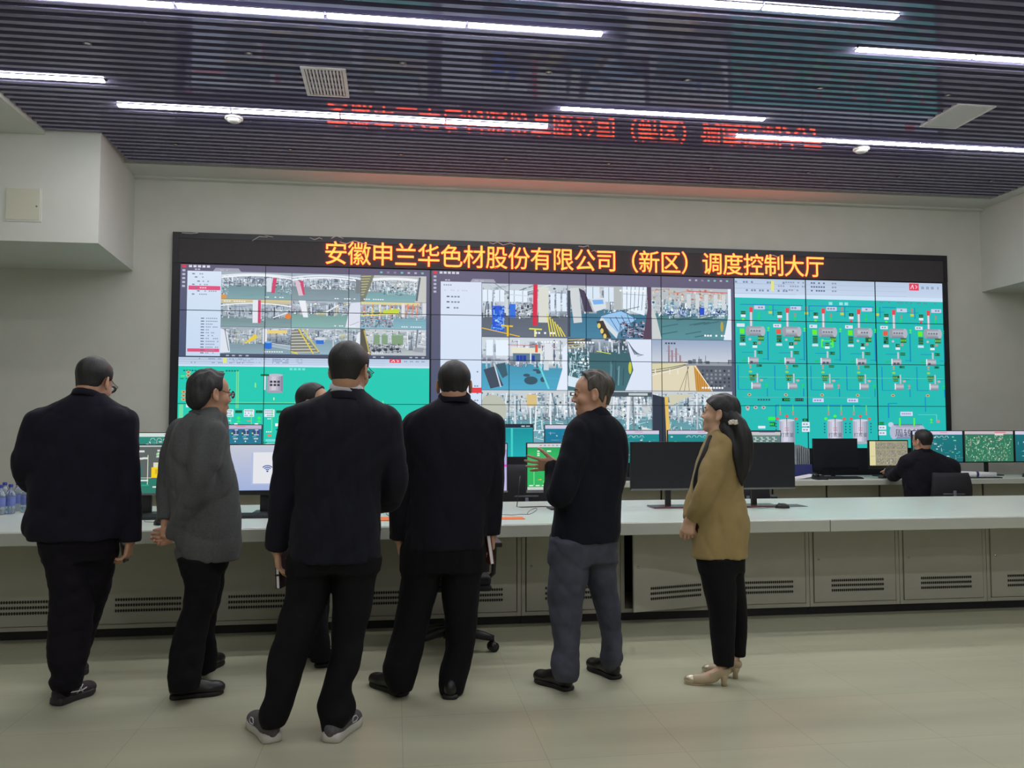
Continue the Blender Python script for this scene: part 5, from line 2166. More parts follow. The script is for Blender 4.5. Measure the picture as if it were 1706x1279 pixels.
def hand(F, w, d, n, thumb, curl=(.3, .35, .4, .45), spread=.06, tcurl=.3, s=1.0, thumb_out=.7):
    """Palm, four jointed fingers and a thumb blended onto field F. w wrist, d finger direction, n palm normal, thumb side = sign of d x n."""
    w, d, n = np.asarray(w, float), np.asarray(d, float), np.asarray(n, float)
    d = d / np.linalg.norm(d)
    n = n - d * (n @ d)
    n /= np.linalg.norm(n)
    sd = np.cross(d, n) * thumb
    P = lambda a, b, c: w + (d * a + sd * b + n * c) * s
    tips = []
    for i, off in enumerate((.030, .010, -.010, -.029)):
        base = P(.086 - .004 * abs(i - 1), off, 0)
        F.add(cone(P(.006, off * .62, 0), base, .0145 * s, .0125 * s), .012)
    F.add(cone(P(-.03, 0, 0), P(.012, 0, 0), .024 * s, .023 * s), .015)
    lens = ((.040, .024, .020), (.045, .028, .021), (.041, .026, .021), (.032, .020, .018))
    for i, off in enumerate((.030, .010, -.010, -.029)):
        p = P(.084 - .004 * abs(i - 1), off, 0)
        ang = 0.0
        sp = spread * (1.5 - i)
        dd = d * math.cos(sp) + sd * math.sin(sp)
        rad = (.0095, .0086, .0078, .0068)
        for j in range(3):
            ang += curl[i] * (1.0, 1.15, .8)[j]
            q = p + (dd * math.cos(ang) + n * math.sin(ang)) * lens[i][j] * s
            F.add(cone(p, q, rad[j] * s, rad[j + 1] * s), .0035)
            p = q
        tips.append(p)
    t0 = P(.022, .026, .004)
    a = d * .72 + sd * thumb_out + n * .25
    a /= np.linalg.norm(a)
    t1 = t0 + a * .042 * s
    b = a * math.cos(tcurl) + (d * .6 + n * .6) * math.sin(tcurl)
    b /= np.linalg.norm(b)
    t2 = t1 + b * .032 * s
    t3 = t2 + (b * .9 + d * .2) * .024 * s
    F.add(cone(P(.008, .012, .002), t0, .0165 * s, .0155 * s), .012)
    F.add(cone(t0, t1, .0145 * s, .0105 * s), .008)
    F.add(cone(t1, t2, .0105 * s, .0092 * s), .004)
    F.add(cone(t2, t3, .0092 * s, .0072 * s), .004)
    return tips


M_SKIN = mat('skin', rgb(196, 150, 124), .55, noise=.05, scale=25, bump=.03, bscale=400)
M_SKIN2 = mat('skin_light', rgb(208, 168, 142), .52, noise=.04, scale=25, bump=.03, bscale=400)
M_HAIR = mat('hair_black', rgb(26, 25, 28), .5, noise=.35, scale=60, bump=.25, bscale=260, stretch=(1, 1, .25))
M_HAIRG = mat('hair_grey', rgb(74, 70, 64), .55, noise=.5, scale=70, bump=.3, bscale=260, stretch=(1, 1, .3))
M_HAIRM = mat('hair_mixed', rgb(40, 39, 42), .5, noise=.5, scale=55, bump=.3, bscale=260, stretch=(1, 1, .3))
M_EYE = mat('eye_dark', rgb(30, 24, 22), .2)
M_LENS = mat('lens_glass', rgb(235, 240, 245), .03, trans=.95, spec=.5)
M_SPEC = mat('spectacle_frame', rgb(24, 22, 26), .35)
M_NAVY = mat('navy_cloth', rgb(21, 19, 34), .85, spec=.22, noise=.12, scale=14, bump=.12, bscale=500, sheen=.03)
M_SUIT = mat('dark_suit_cloth', rgb(20, 21, 32), .8, spec=.22, noise=.10, scale=14, bump=.10, bscale=600, sheen=.03)
M_SUIT2 = mat('dark_blue_suit_cloth', rgb(18, 18, 29), .82, spec=.22, noise=.10, scale=14, bump=.10, bscale=600, sheen=.03)
M_JKT = mat('midnight_cloth', rgb(17, 19, 30), .85, spec=.22, noise=.12, scale=14, bump=.12, bscale=500, sheen=.03)
M_GREYB = mat('grey_wool', rgb(84, 86, 87), .9, spec=.22, noise=.14, scale=120, bump=.2, bscale=420, sheen=.06)
M_CAMEL = mat('camel_cloth', rgb(154, 134, 90), .85, spec=.22, noise=.07, scale=16, bump=.12, bscale=480, sheen=.06)
M_TROUS = mat('black_trousers', rgb(15, 13, 18), .85, spec=.22, noise=.14, scale=12, bump=.1, bscale=500)
M_TROUSN = mat('navy_trousers', rgb(18, 14, 23), .85, spec=.22, noise=.14, scale=12, bump=.1, bscale=500)
M_JEANS = mat('grey_jeans', rgb(70, 72, 84), .9, spec=.22, noise=.28, scale=9, bump=.2, bscale=600)
M_SHIRT = mat('white_shirt', rgb(205, 206, 212), .8)
M_SHOE = mat('black_leather', rgb(26, 24, 25), .35, noise=.1, scale=30)
M_SHOEG = mat('grey_knit', rgb(84, 82, 86), .8, noise=.2, scale=90, bump=.2)
M_SHOED = mat('dark_sneaker', rgb(52, 44, 54), .75, noise=.2, scale=60, bump=.2)
M_SOLEW = mat('white_sole', rgb(190, 188, 180), .6)
M_SOLED = mat('dark_sole', rgb(48, 44, 48), .6)
M_SOLEK = mat('black_sole', rgb(22, 21, 22), .6)
M_STRIPE = mat('silver_stripe', rgb(200, 196, 200), .4)
M_HEEL = mat('cream_leather', rgb(176, 158, 128), .4)
M_TOECAP = mat('metallic_toe', rgb(190, 182, 160), .3, metal=.6)
M_LACE = mat('patterned_cloth', rgb(70, 66, 62), .8, noise=.6, scale=120)


def put(name, VF, m, parent, off, label=None):
    me = np_mesh(name, VF[0] - off, VF[1], True)
    o = link_mesh(name, me, m, parent)
    if label:
        o['label'] = label
    return o


def collar(name, c, R, rx, ry, h, m, parent, off, flare=1.12, gap=.25, drop=.02, thick=.006, lean=0.0, fold=0.0):
    """Band of cloth round the neck. R rows are right, forward, up; it opens at the front by 'gap' radians and dips by 'drop'."""
    n = 40
    rings = []
    R = np.asarray(R)
    for i in range(n + 1):
        a = math.pi * 1.5 + gap + (2 * math.pi - 2 * gap) * i / n + math.pi
        ca, sa = math.cos(a), math.sin(a)
        fr_ = .5 + .5 * sa
        prof = []
        for (f, zz) in ((flare, 0.0), (1.03, h * .55), (1.0, h), (1.0 + thick / rx, h + .001), (1.03 + thick / rx, h * .55), (flare + thick / rx, 0.0)):
            p = np.array(c) + R[0] * ca * rx * f + R[1] * (sa * ry * f + lean * zz) + R[2] * (zz - drop * fr_ ** 1.5)
            prof.append(p)
        if fold:
            prof = prof[:3]
            for (f, zz) in ((1.0 + thick * 1.2 / rx, h + .002), (1.10, h * .7), (1.10 + fold / rx, -h * .35), (1.06 + fold / rx, -h * .40), (1.05, h * .2)):
                prof.append(np.array(c) + R[0] * ca * rx * f + R[1] * (sa * ry * f + lean * zz) + R[2] * (zz - drop * fr_ ** 1.5))
        rings.append(prof)
    k = len(rings[0])
    V = np.array(rings).reshape(-1, 3)
    F = []
    for i in range(n):
        for j in range(k):
            F.append([i * k + j, i * k + (j + 1) % k, (i + 1) * k + (j + 1) % k, (i + 1) * k + j])
    F.append(list(range(k))[::-1])
    F.append([n * k + j for j in range(k)])
    me = np_mesh(name, V - off, F, True)
    o = link_mesh(name, me, m, parent)
    return o


def shoe(parent, off, heel, toe, style, wide=.046):
    """heel and toe are ground points; builds an upper with a sole under it."""
    heel, toe = np.array([heel[0], heel[1], 0.0]), np.array([toe[0], toe[1], 0.0])
    d = toe - heel
    L = np.linalg.norm(d)
    d /= L
    sx = np.array([d[1], -d[0], 0])
    R = np.array([sx, d, [0, 0, 1.0]])
    P = lambda l, s, z: heel + d * (l * L) + sx * s + np.array([0, 0, z])
    f = L / .29
    wf = wide / .046
    lo = np.minimum(heel, toe) - .07
    hi = np.maximum(heel, toe) + .07
    lo[2], hi[2] = -.01, .16
    F = Field(lo, hi, .004)
    base = .024 if style != 'heel' else .030
    if style == 'heel':
        lift = lambda l: .055 * max(0, 1 - l / .62) ** 1.2
        F.add(ell(P(.80, 0, .022), (.036 * wf, .062, .026), R), .01)
        F.add(ell(P(.55, 0, .034), (.031, .07, .026), R), .02)
        F.add(ell(P(.16, 0, .082), (.029, .05, .036), R), .02)
        F.add(cone(P(.36, 0, .055), P(.2, 0, .075), .028, .028), .015)
        F.add(ell(P(.34, 0, .108), (.026, .075, .040), R), .012, True)
    else:
        F.add(ell(P(.17, 0, .052), (.038 * wf, .058 * f, .052), R), .01)
        F.add(ell(P(.45, 0, .050), (.040 * wf, .085 * f, .040), R), .03)
        F.add(ell(P(.74, 0, .036), (.047 * wf, .080 * f, .034), R), .02)
        F.add(ell(P(.90, 0, .033), (.036 * wf, .036 * f, .026), R), .02)
        F.add(cone(P(.24, 0, .085), P(.40, 0, .080), .033 * wf, .030 * wf), .02)
        F.add(cone(P(.20, 0, .07), P(.22, 0, .105), .036 * wf, .036 * wf), .015)
        F.cut(lambda X, Y, Z: base - .006 - Z + 0 * X + 0 * Y)
    mu = {'sneaker': M_SHOEG, 'dark': M_SHOED, 'heel': M_HEEL}.get(style, M_SHOE)
    o = put('shoe', F.surface(1), mu, parent, off)
    # sole
    S = Field(lo, hi, .004)
    if style == 'heel':
        S.add(ell(P(.80, 0, .004), (.037 * wf, .066, .006), R), .004)
        sole = S.surface(1)
        put('sole', sole, M_HEEL, o, off)
        MB().tube([P(.10, 0, .0), P(.10, 0, .03), P(.09, 0, .062)], [.014, .015, .024], 12).build('block_heel', M_HEEL, o, off=off)
        T = Field(lo, hi, .004)
        T.add(ell(P(.885, 0, .024), (.037 * wf, .040, .027), R), .004)
        put('toe_cap', T.surface(1), M_TOECAP, o, off, 'glossy metallic toe cap')
        return o
    out = []
    for l, w in ((0, .018), (.02, .030), (.08, .037), (.2, .038), (.4, .036), (.6, .043), (.74, .048), (.88, .042), (.96, .028), (1.0, .012)):
        out.append((l, w * wf * (1.06 if style in ('sneaker', 'dark') else 1.02)))
    t_, oo = spline([q[0] for q in out], [[q[1]] for q in out], 26)
    poly = [P(a, b[0], 0) for a, b in zip(t_, oo)] + [P(a, -b[0], 0) for a, b in zip(t_[::-1], oo[::-1])]
    h = {'sneaker': .034, 'dark': .032}.get(style, .022)
    rows = [(.97, 0.0), (1.02, .006), (1.0, h * .8), (.95, h)]
    cen = (heel + toe) / 2
    V, Fc = [], []
    n = len(poly)
    for sc, zz in rows:
        for p in poly:
            q = cen + (p - cen) * sc
            l = float((p - heel) @ d) / L
            rise = (.012 * max(0, (l - .72) / .28) ** 2) if style in ('sneaker', 'dark') else 0
            heelup = .008 * max(0, 1 - l / .25) if style in ('sneaker', 'dark') and zz > .01 else 0
            V.append([q[0], q[1], zz + rise + heelup])
    for r in range(3):
        for i in range(n):
            Fc.append([r * n + i, r * n + (i + 1) % n, (r + 1) * n + (i + 1) % n, (r + 1) * n + i])
    Fc.append(list(range(n))[::-1])
    Fc.append([3 * n + i for i in range(n)])
    so = link_mesh('sole', np_mesh('sole', np.array(V) - off, Fc, True), {'sneaker': M_SOLEW, 'dark': M_SOLED}.get(style, M_SOLEK), o)
    if style in ('sneaker', 'dark'):
        for q in (-1, 1):
            s = MB()
            if style == 'dark':
                s.tube([P(.08, q * .040, .062), P(.3, q * .0445, .052), (P(.52, q * .046, .045)), P(.66, q * .044, .052)], .003, 6)
                s.tube([P(.40, q * .045, .038), P(.52, q * .043, .062), P(.58, q * .038, .072)], .003, 6)
                s.tube([P(.55, q * .046, .036), P(.5, q * .044, .06), P(.44, q * .041, .074)], .003, 6)
            else:
                s.tube([P(.5, q * .046, .05), P(.56, q * .044, .066), P(.66, q * .045, .062), P(.70, q * .049, .048), P(.62, q * .050, .042), P(.5, q * .047, .044)], .0028, 6)
            s.build('side_stripe', M_STRIPE, o, off=off)
    return o


def glasses(H, parent, off):
    t = MB()
    for q in (-1, 1):
        ring = []
        for i in range(20):
            a = 2 * math.pi * i / 20
            ring.append(H.W(q * .033 + .025 * math.cos(a), .104 - .006 * abs(math.cos(a) * q > 0), .002 + .019 * math.sin(a)))
        t.tube(ring, .0017, 6, closed=True)
        t.tube([H.W(q * .058, .101, .008), H.W(q * .072, .088, .010), H.W(q * .079, .04, .012), H.W(q * .082, -.004, .028), H.W(q * .085, -.034, .004)], .002, 6)
    t.tube([H.W(-.009, .104, .006), H.W(0, .107, .009), H.W(.009, .104, .006)], .0017, 6)
    o = t.build('glasses', M_SPEC, parent, off=off)
    for q in (-1, 1):
        g = MB()
        g.tube([H.W(q * .033, .1035, .002), H.W(q * .033, .1045, .002)], .0185, 20)
        g.build('lens', M_LENS, o, off=off)
    return o


def person(sp):
    """Builds one figure from measured outlines; u, v are photo pixels turned into metres at the figure's own depth."""
    y0 = sp['y']
    X = lambda u, v, dy=0.0: aty(u, v, y0 + dy)
    base = atz(*sp['stand'], 0)
    root = thing('person', sp['label'], 'person', (base[0], base[1], 0))
    off = np.array([base[0], base[1], 0.0])

    def rows(rs, grow=0.0):
        out = []
        for (v, ul, ur, ry, dy) in rs:
            a, b = X(ul, v, dy), X(ur, v, dy)
            out.append((a[2], (a[0] + b[0]) / 2, y0 + dy, max(.006, abs(b[0] - a[0]) / 2 + grow), max(.006, ry + grow)))
        return out
    hd = sp['head']
    hc = X(hd['u'], hd['v'], hd.get('dy', 0))
    H = Head(hc, hd['phi'], hd.get('pitch', 0), hd.get('roll', 0), hd.get('s', 1.0), hd.get('wide', 1.0))
    skin = sp.get('skin', M_SKIN)
    tor = rows(sp['torso'])
    # ---- body: one continuous skin surface
    sleeves = [[(X(u, v, dy), r) for (u, v, dy, r) in sl] for sl in sp['sleeves']]
    legs = [rows(l) for l in sp['legs']]
    hands = sp['hands']
    hw = [X(*h['w']) for h in hands]
    fine = [(hc - np.array([.10, .13, .15]), hc + np.array([.10, .13, .13]), .0042)]
    fine[0] = (hc - .135, hc + .135, .0042)
    for w, h in zip(hw, hands):
        dd = np.asarray(h['d'], float)
        dd = dd / np.linalg.norm(dd)
        cpt = w + dd * .08
        fine.append((cpt - .10, cpt + .10, .0036))
    allp = np.array([[r[1], r[2], r[0]] for r in tor] + [list(p) for sl in sleeves for p, _ in sl] + [[r[1], r[2], r[0]] for l in legs for r in l] + [list(hc)] + [list(w) for w in hw])
    lo, hi = allp.min(0) - .24, allp.max(0) + .24
    lo[2] = -.01
    F = Field(lo, hi, .016, fine)
    shr = [(z, cx, cy, max(.03, rx * .80), max(.03, ry * .78)) for (z, cx, cy, rx, ry) in tor if z < tor[-1][0] + 9]
    F.add(stack(shr), .02)
    for sl, w in zip(sleeves, hw):
        pts = [p for p, _ in sl][:-1] + [w]
        rad = [max(.026, r * .60) for _, r in sl][:-1] + [.023]
        for q in chain(pts, rad):
            F.add(q, .012)
    for l in legs:
        ls = sorted(l)
        ls = [r for r in ls if r[0] > ls[0][0] + .10] or ls[-1:]
        pts = [np.array([r[1], r[2], r[0]]) for r in ls]
        if len(pts) > 1:
            F.add(union(chain(pts, [max(.030, min(r[3], r[4]) * .58) for r in ls], 3)), .03)
        lb = sorted(l)[0]
        F.add(cone([lb[1], lb[2], lb[0] + .03], pts[0], .026, .034), .02)
    for (hl, tt, st), l in zip(sp['shoes'], legs):
        a, b = atz(*hl, 0), atz(*tt, 0)
        lb = min(l)
        an = np.array([lb[1], lb[2], lb[0] + .02])
        if st == 'heel':
            m = a + (b - a) * .17 + np.array([0, 0, .075])
            F.add(cone(m, a + (b - a) * .62 + np.array([0, 0, .034]), .026, .022), .02)
            F.add(cone(m + np.array([0, 0, .01]), an, .026, .030), .02)
        else:
            m = a + (b - a) * .22 + np.array([0, 0, .055])
            F.add(cone(m, a + (b - a) * .7 + np.array([0, 0, .040]), .024, .018), .02)
            F.add(cone(m, an, .024, .026), .02)
    nb = X(*sp['neck'])
    nr = sp.get('neck_r', .054)
    F.add(cone(H.W(0, -.022, -.045), nb, nr, nr * 1.08), .012)
    F.add(cone(nb, np.array([tor[0][1] * 0 + nb[0], nb[1], nb[2] - .12]), nr * 1.05, nr * 1.3), .03)
    H.skin(F, sp.get('female', False))
    tips = []
    for w, h in zip(hw, hands):
        tips.append(hand(F, w, h['d'], h['n'], h.get('t', 1), h.get('curl', (.3, .35, .4, .45)), h.get('spread', .05), h.get('tc', .3), h.get('s', 1.0), h.get('to', .7)))
    put('body', F.surface(1), skin, root, off)
    # ---- hair, eyes, brows, glasses
    put('hair', H.hair(hd.get('hair', 'short'), sp.get('seed', 1)), hd.get('hm', M_HAIR), root, off)
    for q in (-1, 1):
        e = MB()
        e.lathe([(.0001, .0095), (.005, .0080), (.0085, .0042), (.0095, 0), (.0085, -.0042), (.005, -.0080), (.0001, -.0095)], n=14)
        V = np.array(e.v) * H.s
        W = H.c + (H.R[0] * (q * .030 * H.w) + H.R[1] * .0835 + H.R[2] * .003) * H.s + V[:, :1] * H.R[0] + V[:, 1:2] * H.R[1] + V[:, 2:3] * H.R[2]
        e.v = [tuple(p) for p in W]
        e.build('eye', M_EYE, root, off=off)
        MB().tube([H.W(q * .012, .0915, .0265), H.W(q * .030, .0865, .030), H.W(q * .047, .074, .026)], [.003 * H.s, .0034 * H.s, .0018 * H.s], 6).build('eyebrow', hd.get('hm', M_HAIR), root, off=off)
    if hd.get('glasses'):
        glasses(H, root, off)
    # ---- trousers
    lf, tm = sp['legs'], sp['tm']
    allr = [r for l in legs for r in l]
    lo = np.array([min(r[1] - r[3] for r in allr) - .05, min(r[2] - r[4] for r in allr) - .05, min(r[0] for r in allr) - .03])
    hi = np.array([max(r[1] + r[3] for r in allr) + .05, max(r[2] + r[4] for r in allr) + .05, max(r[0] for r in allr) + .03])
    if 'hips' in sp:
        hp = rows(sp['hips'])
        for r in hp:
            lo = np.minimum(lo, [r[1] - r[3] - .05, r[2] - r[4] - .05, r[0] - .03])
            hi = np.maximum(hi, [r[1] + r[3] + .05, r[2] + r[4] + .05, r[0] + .03])
    F = Field(lo, hi, .0075)
    for l in legs:
        F.add(stack(l, 2.1), .012)
    if 'hips' in sp:
        F.add(stack(hp, 2.3), .035)
    F.shift(folds(sp.get('seed', 1) + 50, sp.get('leg_fold', .006), 15, (1.1, 1.1, 1.0)))
    o = put('trousers', F.surface(1), tm, root, off)
    # ---- jacket
    jm = sp['jm']
    pts = np.array([p for sl in sleeves for p, _ in sl])
    lo = np.array([min(r[1] - r[3] for r in tor), min(r[2] - r[4] for r in tor), min(r[0] for r in tor)])
    hi = np.array([max(r[1] + r[3] for r in tor), max(r[2] + r[4] for r in tor), max(r[0] for r in tor)])
    lo, hi = np.minimum(lo, pts.min(0) - .06) - .05, np.maximum(hi, pts.max(0) + .06) + .05
    F = Field(lo, hi, .0075)
    F.add(stack(tor, sp.get('sq', 2.3)), .01)
    for sl in sleeves:
        n = len(sl)
        ch = chain([p for p, _ in sl], [r for _, r in sl])
        cut = max(1, int(len(ch) * .28))
        F.add(union(ch[:cut]), .045)
        F.add(union(ch[cut:]), .010)
        # open, clean cuff
        p1, r1 = sl[-1]
        p0 = sl[-2][0]
        ax = (p1 - p0) / np.linalg.norm(p1 - p0)

        def cuff(X, Y, Z, p1=p1, ax=ax, r1=r1):
            h = (X - p1[0]) * ax[0] + (Y - p1[1]) * ax[1] + (Z - p1[2]) * ax[2]
            rr = np.sqrt(np.maximum(0, (X - p1[0]) ** 2 + (Y - p1[1]) ** 2 + (Z - p1[2]) ** 2 - h * h))
            return np.maximum(np.maximum(-h, h - .08), rr - r1 - .03)
        b0 = p1 - .12
        F.add((cuff, b0, p1 + .12), .003, True)
    F.shift(folds(sp.get('seed', 1), sp.get('fold', .008), 17, (1, 1, .7)))
    j = put(sp.get('jname', 'jacket'), F.surface(1), jm, root, off)
    # ---- collar
    for cl in sp.get('collars', ()):
        c_ = X(*cl['at'])
        collar(cl.get('name', 'collar'), c_, frame(cl['phi'], cl.get('pitch', -12), cl.get('roll', 0)), cl['rx'], cl['ry'], cl['h'], cl.get('m', jm), root, off,
               cl.get('flare', 1.1), cl.get('gap', .35), cl.get('drop', .02), cl.get('thick', .006), cl.get('lean', 0), cl.get('fold', 0))
    for (hl, tt, st) in sp['shoes']:
        a, b = atz(*hl, 0), atz(*tt, 0)
        so = shoe(root, off, a, b, st, sp.get('shoe_w', .046))
    for (hl, tt, st), l in zip(sp['shoes'], legs):
        if st == 'heel':
            continue
        a, b = atz(*hl, 0), atz(*tt, 0)
        lb = min(l)
        m = a + (b - a) * .22 + np.array([0, 0, .05])
        an = np.array([lb[1], lb[2], lb[0] + .05])
        G = Field(np.minimum(m, an) - .06, np.maximum(m, an) + .06, .005)
        G.add(cone(m, an, .037, .040), .01)
        G.add(cone(m, a + (b - a) * .5 + np.array([0, 0, .045]), .034, .028), .02)
        put('sock', G.surface(1), tm, root, off)
    return root, off, H, X, tips
# ================================================================== THE VISITORS
def prism_box(name, c, ax, size, m, parent=None, off=(0, 0, 0), bevel=.002):
    """A box centred at c with own axes ax (rows) and full sizes."""
    M = Matrix(((ax[0][0], ax[1][0], ax[2][0], c[0]), (ax[0][1], ax[1][1], ax[2][1], c[1]), (ax[0][2], ax[1][2], ax[2][2], c[2]), (0, 0, 0, 1)))
    s = [q / 2 for q in size]
    return MB().box([-q for q in s], s, 0, M).build(name, m, parent, bevel=bevel, off=off)


# --- navy stand-collar jacket, far left
person(dict(
    label='person in navy stand-collar jacket and dark striped trainers, back turned, looking down', y=4.52, stand=(112, 1176, ), seed=3,
    head=dict(u=158, v=638, phi=17, pitch=-18, wide=.96, glasses=True, hair='short', s=1.02, dy=.03), neck=(146, 668, .0), neck_r=.058,
    torso=[(656, 122, 174, .070, 0), (664, 108, 184, .088, 0), (676, 84, 197, .104, 0), (690, 64, 211, .118, 0), (712, 54, 217, .128, 0), (745, 52, 213, .134, 0),
           (790, 50, 208, .136, 0), (844, 48, 204, .138, 0), (884, 43, 203, .142, 0), (897, 50, 201, .142, 0)],
    sleeves=[[(68, 706, 0, .078), (52, 745, -.01, .072), (47, 784, .0, .070), (66, 806, .14, .060), (110, 806, .26, .050), (140, 802, .31, .042)],
             [(203, 704, 0, .074), (208, 745, 0, .063), (211, 790, 0, .060), (215, 840, .01, .056), (218, 899, .03, .047)]],
    hands=[dict(w=(146, 802, .31), d=(1, .3, .05), n=(0, 0, -1), t=-1, curl=(.5, .5, .5, .5)),
           dict(w=(217, 899, .03), d=(-.16, .10, -1), n=(-1, .1, 0), t=1, curl=(.45, .5, .55, .6), s=.95)],
    legs=[[(905, 70, 140, .105, -.02), (935, 76, 144, .102, -.02), (989, 85, 152, .096, -.02), (1044, 82, 152, .088, -.02), (1075, 80, 148, .084, -.03), (1105, 83, 143, .080, -.04),
           (1122, 88, 139, .076, -.04), (1134, 84, 136, .076, -.04), (1146, 88, 134, .064, -.04)],
          [(905, 122, 194, .105, .04), (935, 120, 190, .10, .05), (989, 116, 180, .095, .08), (1044, 104, 161, .085, .14), (1080, 100, 150, .078, .19), (1114, 104, 139, .07, .22)]],
    hips=[(880, 58, 198, .13, 0), (905, 69, 194, .13, .01), (930, 74, 190, .12, .02)], tm=M_TROUSN, jm=M_NAVY,
    collars=[dict(at=(147, 667, .0), phi=17, pitch=-20, rx=.074, ry=.078, h=.036, gap=.3, drop=.03, flare=1.10, thick=.007)],
    shoes=[((90, 1176), (154, 1152), 'dark'), ((108, 1134), (139, 1119), 'dark')]))
_p = aty(207, 917, 4.57)
prism_box('mobile_phone', _p, frame(0, 0, 10), (.010, .066, .115), M_BLACKG).name = 'mobile_phone'
tag(bpy.data.objects['mobile_phone'], 'dark phone held in the hanging hand of the person in navy stand-collar jacket', 'phone')

# --- grey blazer, hands clasped behind
person(dict(
    label='person in grey wool blazer and glasses, hands clasped behind the back', y=4.55, stand=(322, 1150), seed=7,
    head=dict(u=352, v=657, phi=54, pitch=-1, glasses=True, hair='cap', hm=M_HAIRM, s=1.02), neck=(346, 692, 0), neck_r=.055,
    torso=[(682, 326, 364, .062, 0), (690, 313, 371, .078, 0), (699, 302, 374, .092, 0), (712, 292, 377, .104, 0), (734, 285, 379, .118, 0), (761, 281, 382, .126, 0), (789, 281, 390, .130, 0),
           (816, 283, 394, .131, 0), (844, 288, 396, .132, 0), (880, 292, 397, .134, 0), (915, 295, 397, .134, 0), (931, 299, 394, .132, 0)],
    sleeves=[[(350, 722, -.09, .074), (341, 768, -.13, .070), (330, 818, -.13, .063), (310, 856, -.09, .053), (290, 891, -.035, .042)],
             [(303, 720, .08, .068), (289, 766, .09, .064), (281, 815, .06, .055), (277, 866, .01, .043)]],
    hands=[dict(w=(292, 888, -.035), d=(-.70, .55, -.35), n=(-.5, -.75, .1), t=1, curl=(.75, .8, .85, .9), tc=.7, s=.98, to=.3),
           dict(w=(277, 867, .01), d=(-.05, .1, -1), n=(1, -.3, 0), t=-1, curl=(1.2, 1.2, 1.25, 1.3), tc=.6, s=.95, to=.2)],
    legs=[[(930, 299, 368, .10, -.04), (962, 307, 367, .096, -.04), (989, 309, 362, .09, -.045), (1017, 303, 356, .086, -.05), (1044, 294, 347, .082, -.06), (1071, 287, 342, .079, -.08),
           (1099, 283, 338, .079, -.09), (1130, 281, 334, .08, -.10), (1150, 283, 330, .07, -.10)],
          [(930, 328, 379, .10, .08), (962, 324, 373, .09, .09), (989, 325, 369, .085, .10), (1017, 322, 362, .08, .14), (1044, 318, 357, .075, .18), (1099, 324, 361, .07, .24), (1116, 327, 359, .066, .26)]],
    hips=[(900, 294, 392, .128, .02), (930, 299, 380, .122, .02), (950, 305, 374, .115, .02)], tm=M_TROUS, jm=M_GREYB, jname='blazer', fold=.013,
    collars=[dict(at=(347, 695, 0), phi=60, pitch=-24, rx=.064, ry=.070, h=.032, gap=.5, drop=.03, fold=.022, thick=.006)],
    shoes=[((283, 1164), (372, 1154), 'black'), ((330, 1126), (367, 1103), 'black')]))

# --- tall visitor in front
person(dict(
    label='person in dark suit, white shirt collar and light soled trainers, standing nearest the viewer', y=3.93, stand=(512, 1228), seed=11,
    head=dict(u=583, v=619, phi=24, pitch=-6, glasses=True, hair='short', s=1.07), neck=(577, 652, 0), neck_r=.060,
    torso=[(650, 550, 606, .075, 0), (658, 537, 616, .092, 0), (668, 511, 630, .112, 0), (677, 490, 645, .126, 0), (688, 479, 657, .136, 0), (700, 478, 659, .142, 0), (730, 483, 655, .150, 0),
           (767, 489, 646, .150, 0), (800, 493, 634, .150, 0), (830, 492, 632, .150, 0), (864, 488, 633, .154, 0), (900, 484, 633, .158, 0), (932, 482, 632, .158, 0)],
    sleeves=[[(491, 706, 0, .068), (480, 765, 0, .063), (473, 820, 0, .060), (466, 866, .01, .054), (460, 913, .03, .050)],
             [(643, 707, 0, .070), (651, 755, 0, .064), (657, 798, .01, .060), (648, 830, .12, .056), (626, 838, .27, .046)]],
    hands=[dict(w=(461, 913, .03), d=(.10, .12, -1), n=(1, .1, 0), t=-1, curl=(.35, .4, .45, .5), s=1.0, tc=.5),
           dict(w=(620, 838, .29), d=(-.9, .3, .1), n=(0, .2, 1), t=-1, curl=(.4, .4, .5, .5))],
    legs=[[(933, 482, 556, .112, 0), (969, 478, 553, .106, 0), (999, 475, 547, .10, 0), (1028, 466, 536, .095, -.02), (1058, 459, 526, .09, -.03), (1088, 450, 514, .086, -.04), (1118, 445, 505, .083, -.05),
           (1147, 444, 496, .08, -.06), (1162, 441, 491, .08, -.06), (1177, 434, 487, .08, -.06), (1198, 433, 479, .076, -.06), (1208, 437, 474, .064, -.06)],
          [(933, 553, 632, .112, 0), (969, 554, 625, .106, 0), (999, 555, 621, .10, 0), (1028, 555, 615, .095, 0), (1058, 553, 607, .09, 0), (1088, 551, 603, .086, -.02), (1118, 545, 597, .082, -.03),
           (1141, 539, 587, .078, -.04), (1156, 534, 586, .078, -.04), (1171, 529, 592, .082, -.04), (1190, 532, 590, .082, -.05), (1205, 536, 579, .074, -.05), (1216, 538, 570, .064, -.05)]],
    hips=[(900, 486, 630, .15, 0), (933, 482, 632, .145, 0), (950, 481, 629, .13, 0)], tm=M_TROUS, jm=M_SUIT,
    collars=[dict(at=(577, 659, .0), phi=16, pitch=-14, rx=.074, ry=.078, h=.046, gap=.5, drop=.035, m=M_SHIRT, name='shirt_collar', thick=.005),
             dict(at=(577, 670, .0), phi=14, pitch=-16, rx=.085, ry=.088, h=.040, gap=.8, drop=.04, fold=.02, flare=1.12)],
    shoes=[((455, 1238), (424, 1203), 'sneaker'), ((549, 1238), (592, 1201), 'sneaker')], shoe_w=.050))
_c = aty(471, 947, 4.02)
nb = thing('notebook', 'dark notebook with pale page edges in the hand of the suited person wearing trainers', 'notebook', _c)
_R = frame(16, 0, 3)
prism_box('pages', (0, 0, 0), _R, (.013, .116, .158), M_PAPER, nb, bevel=.001)
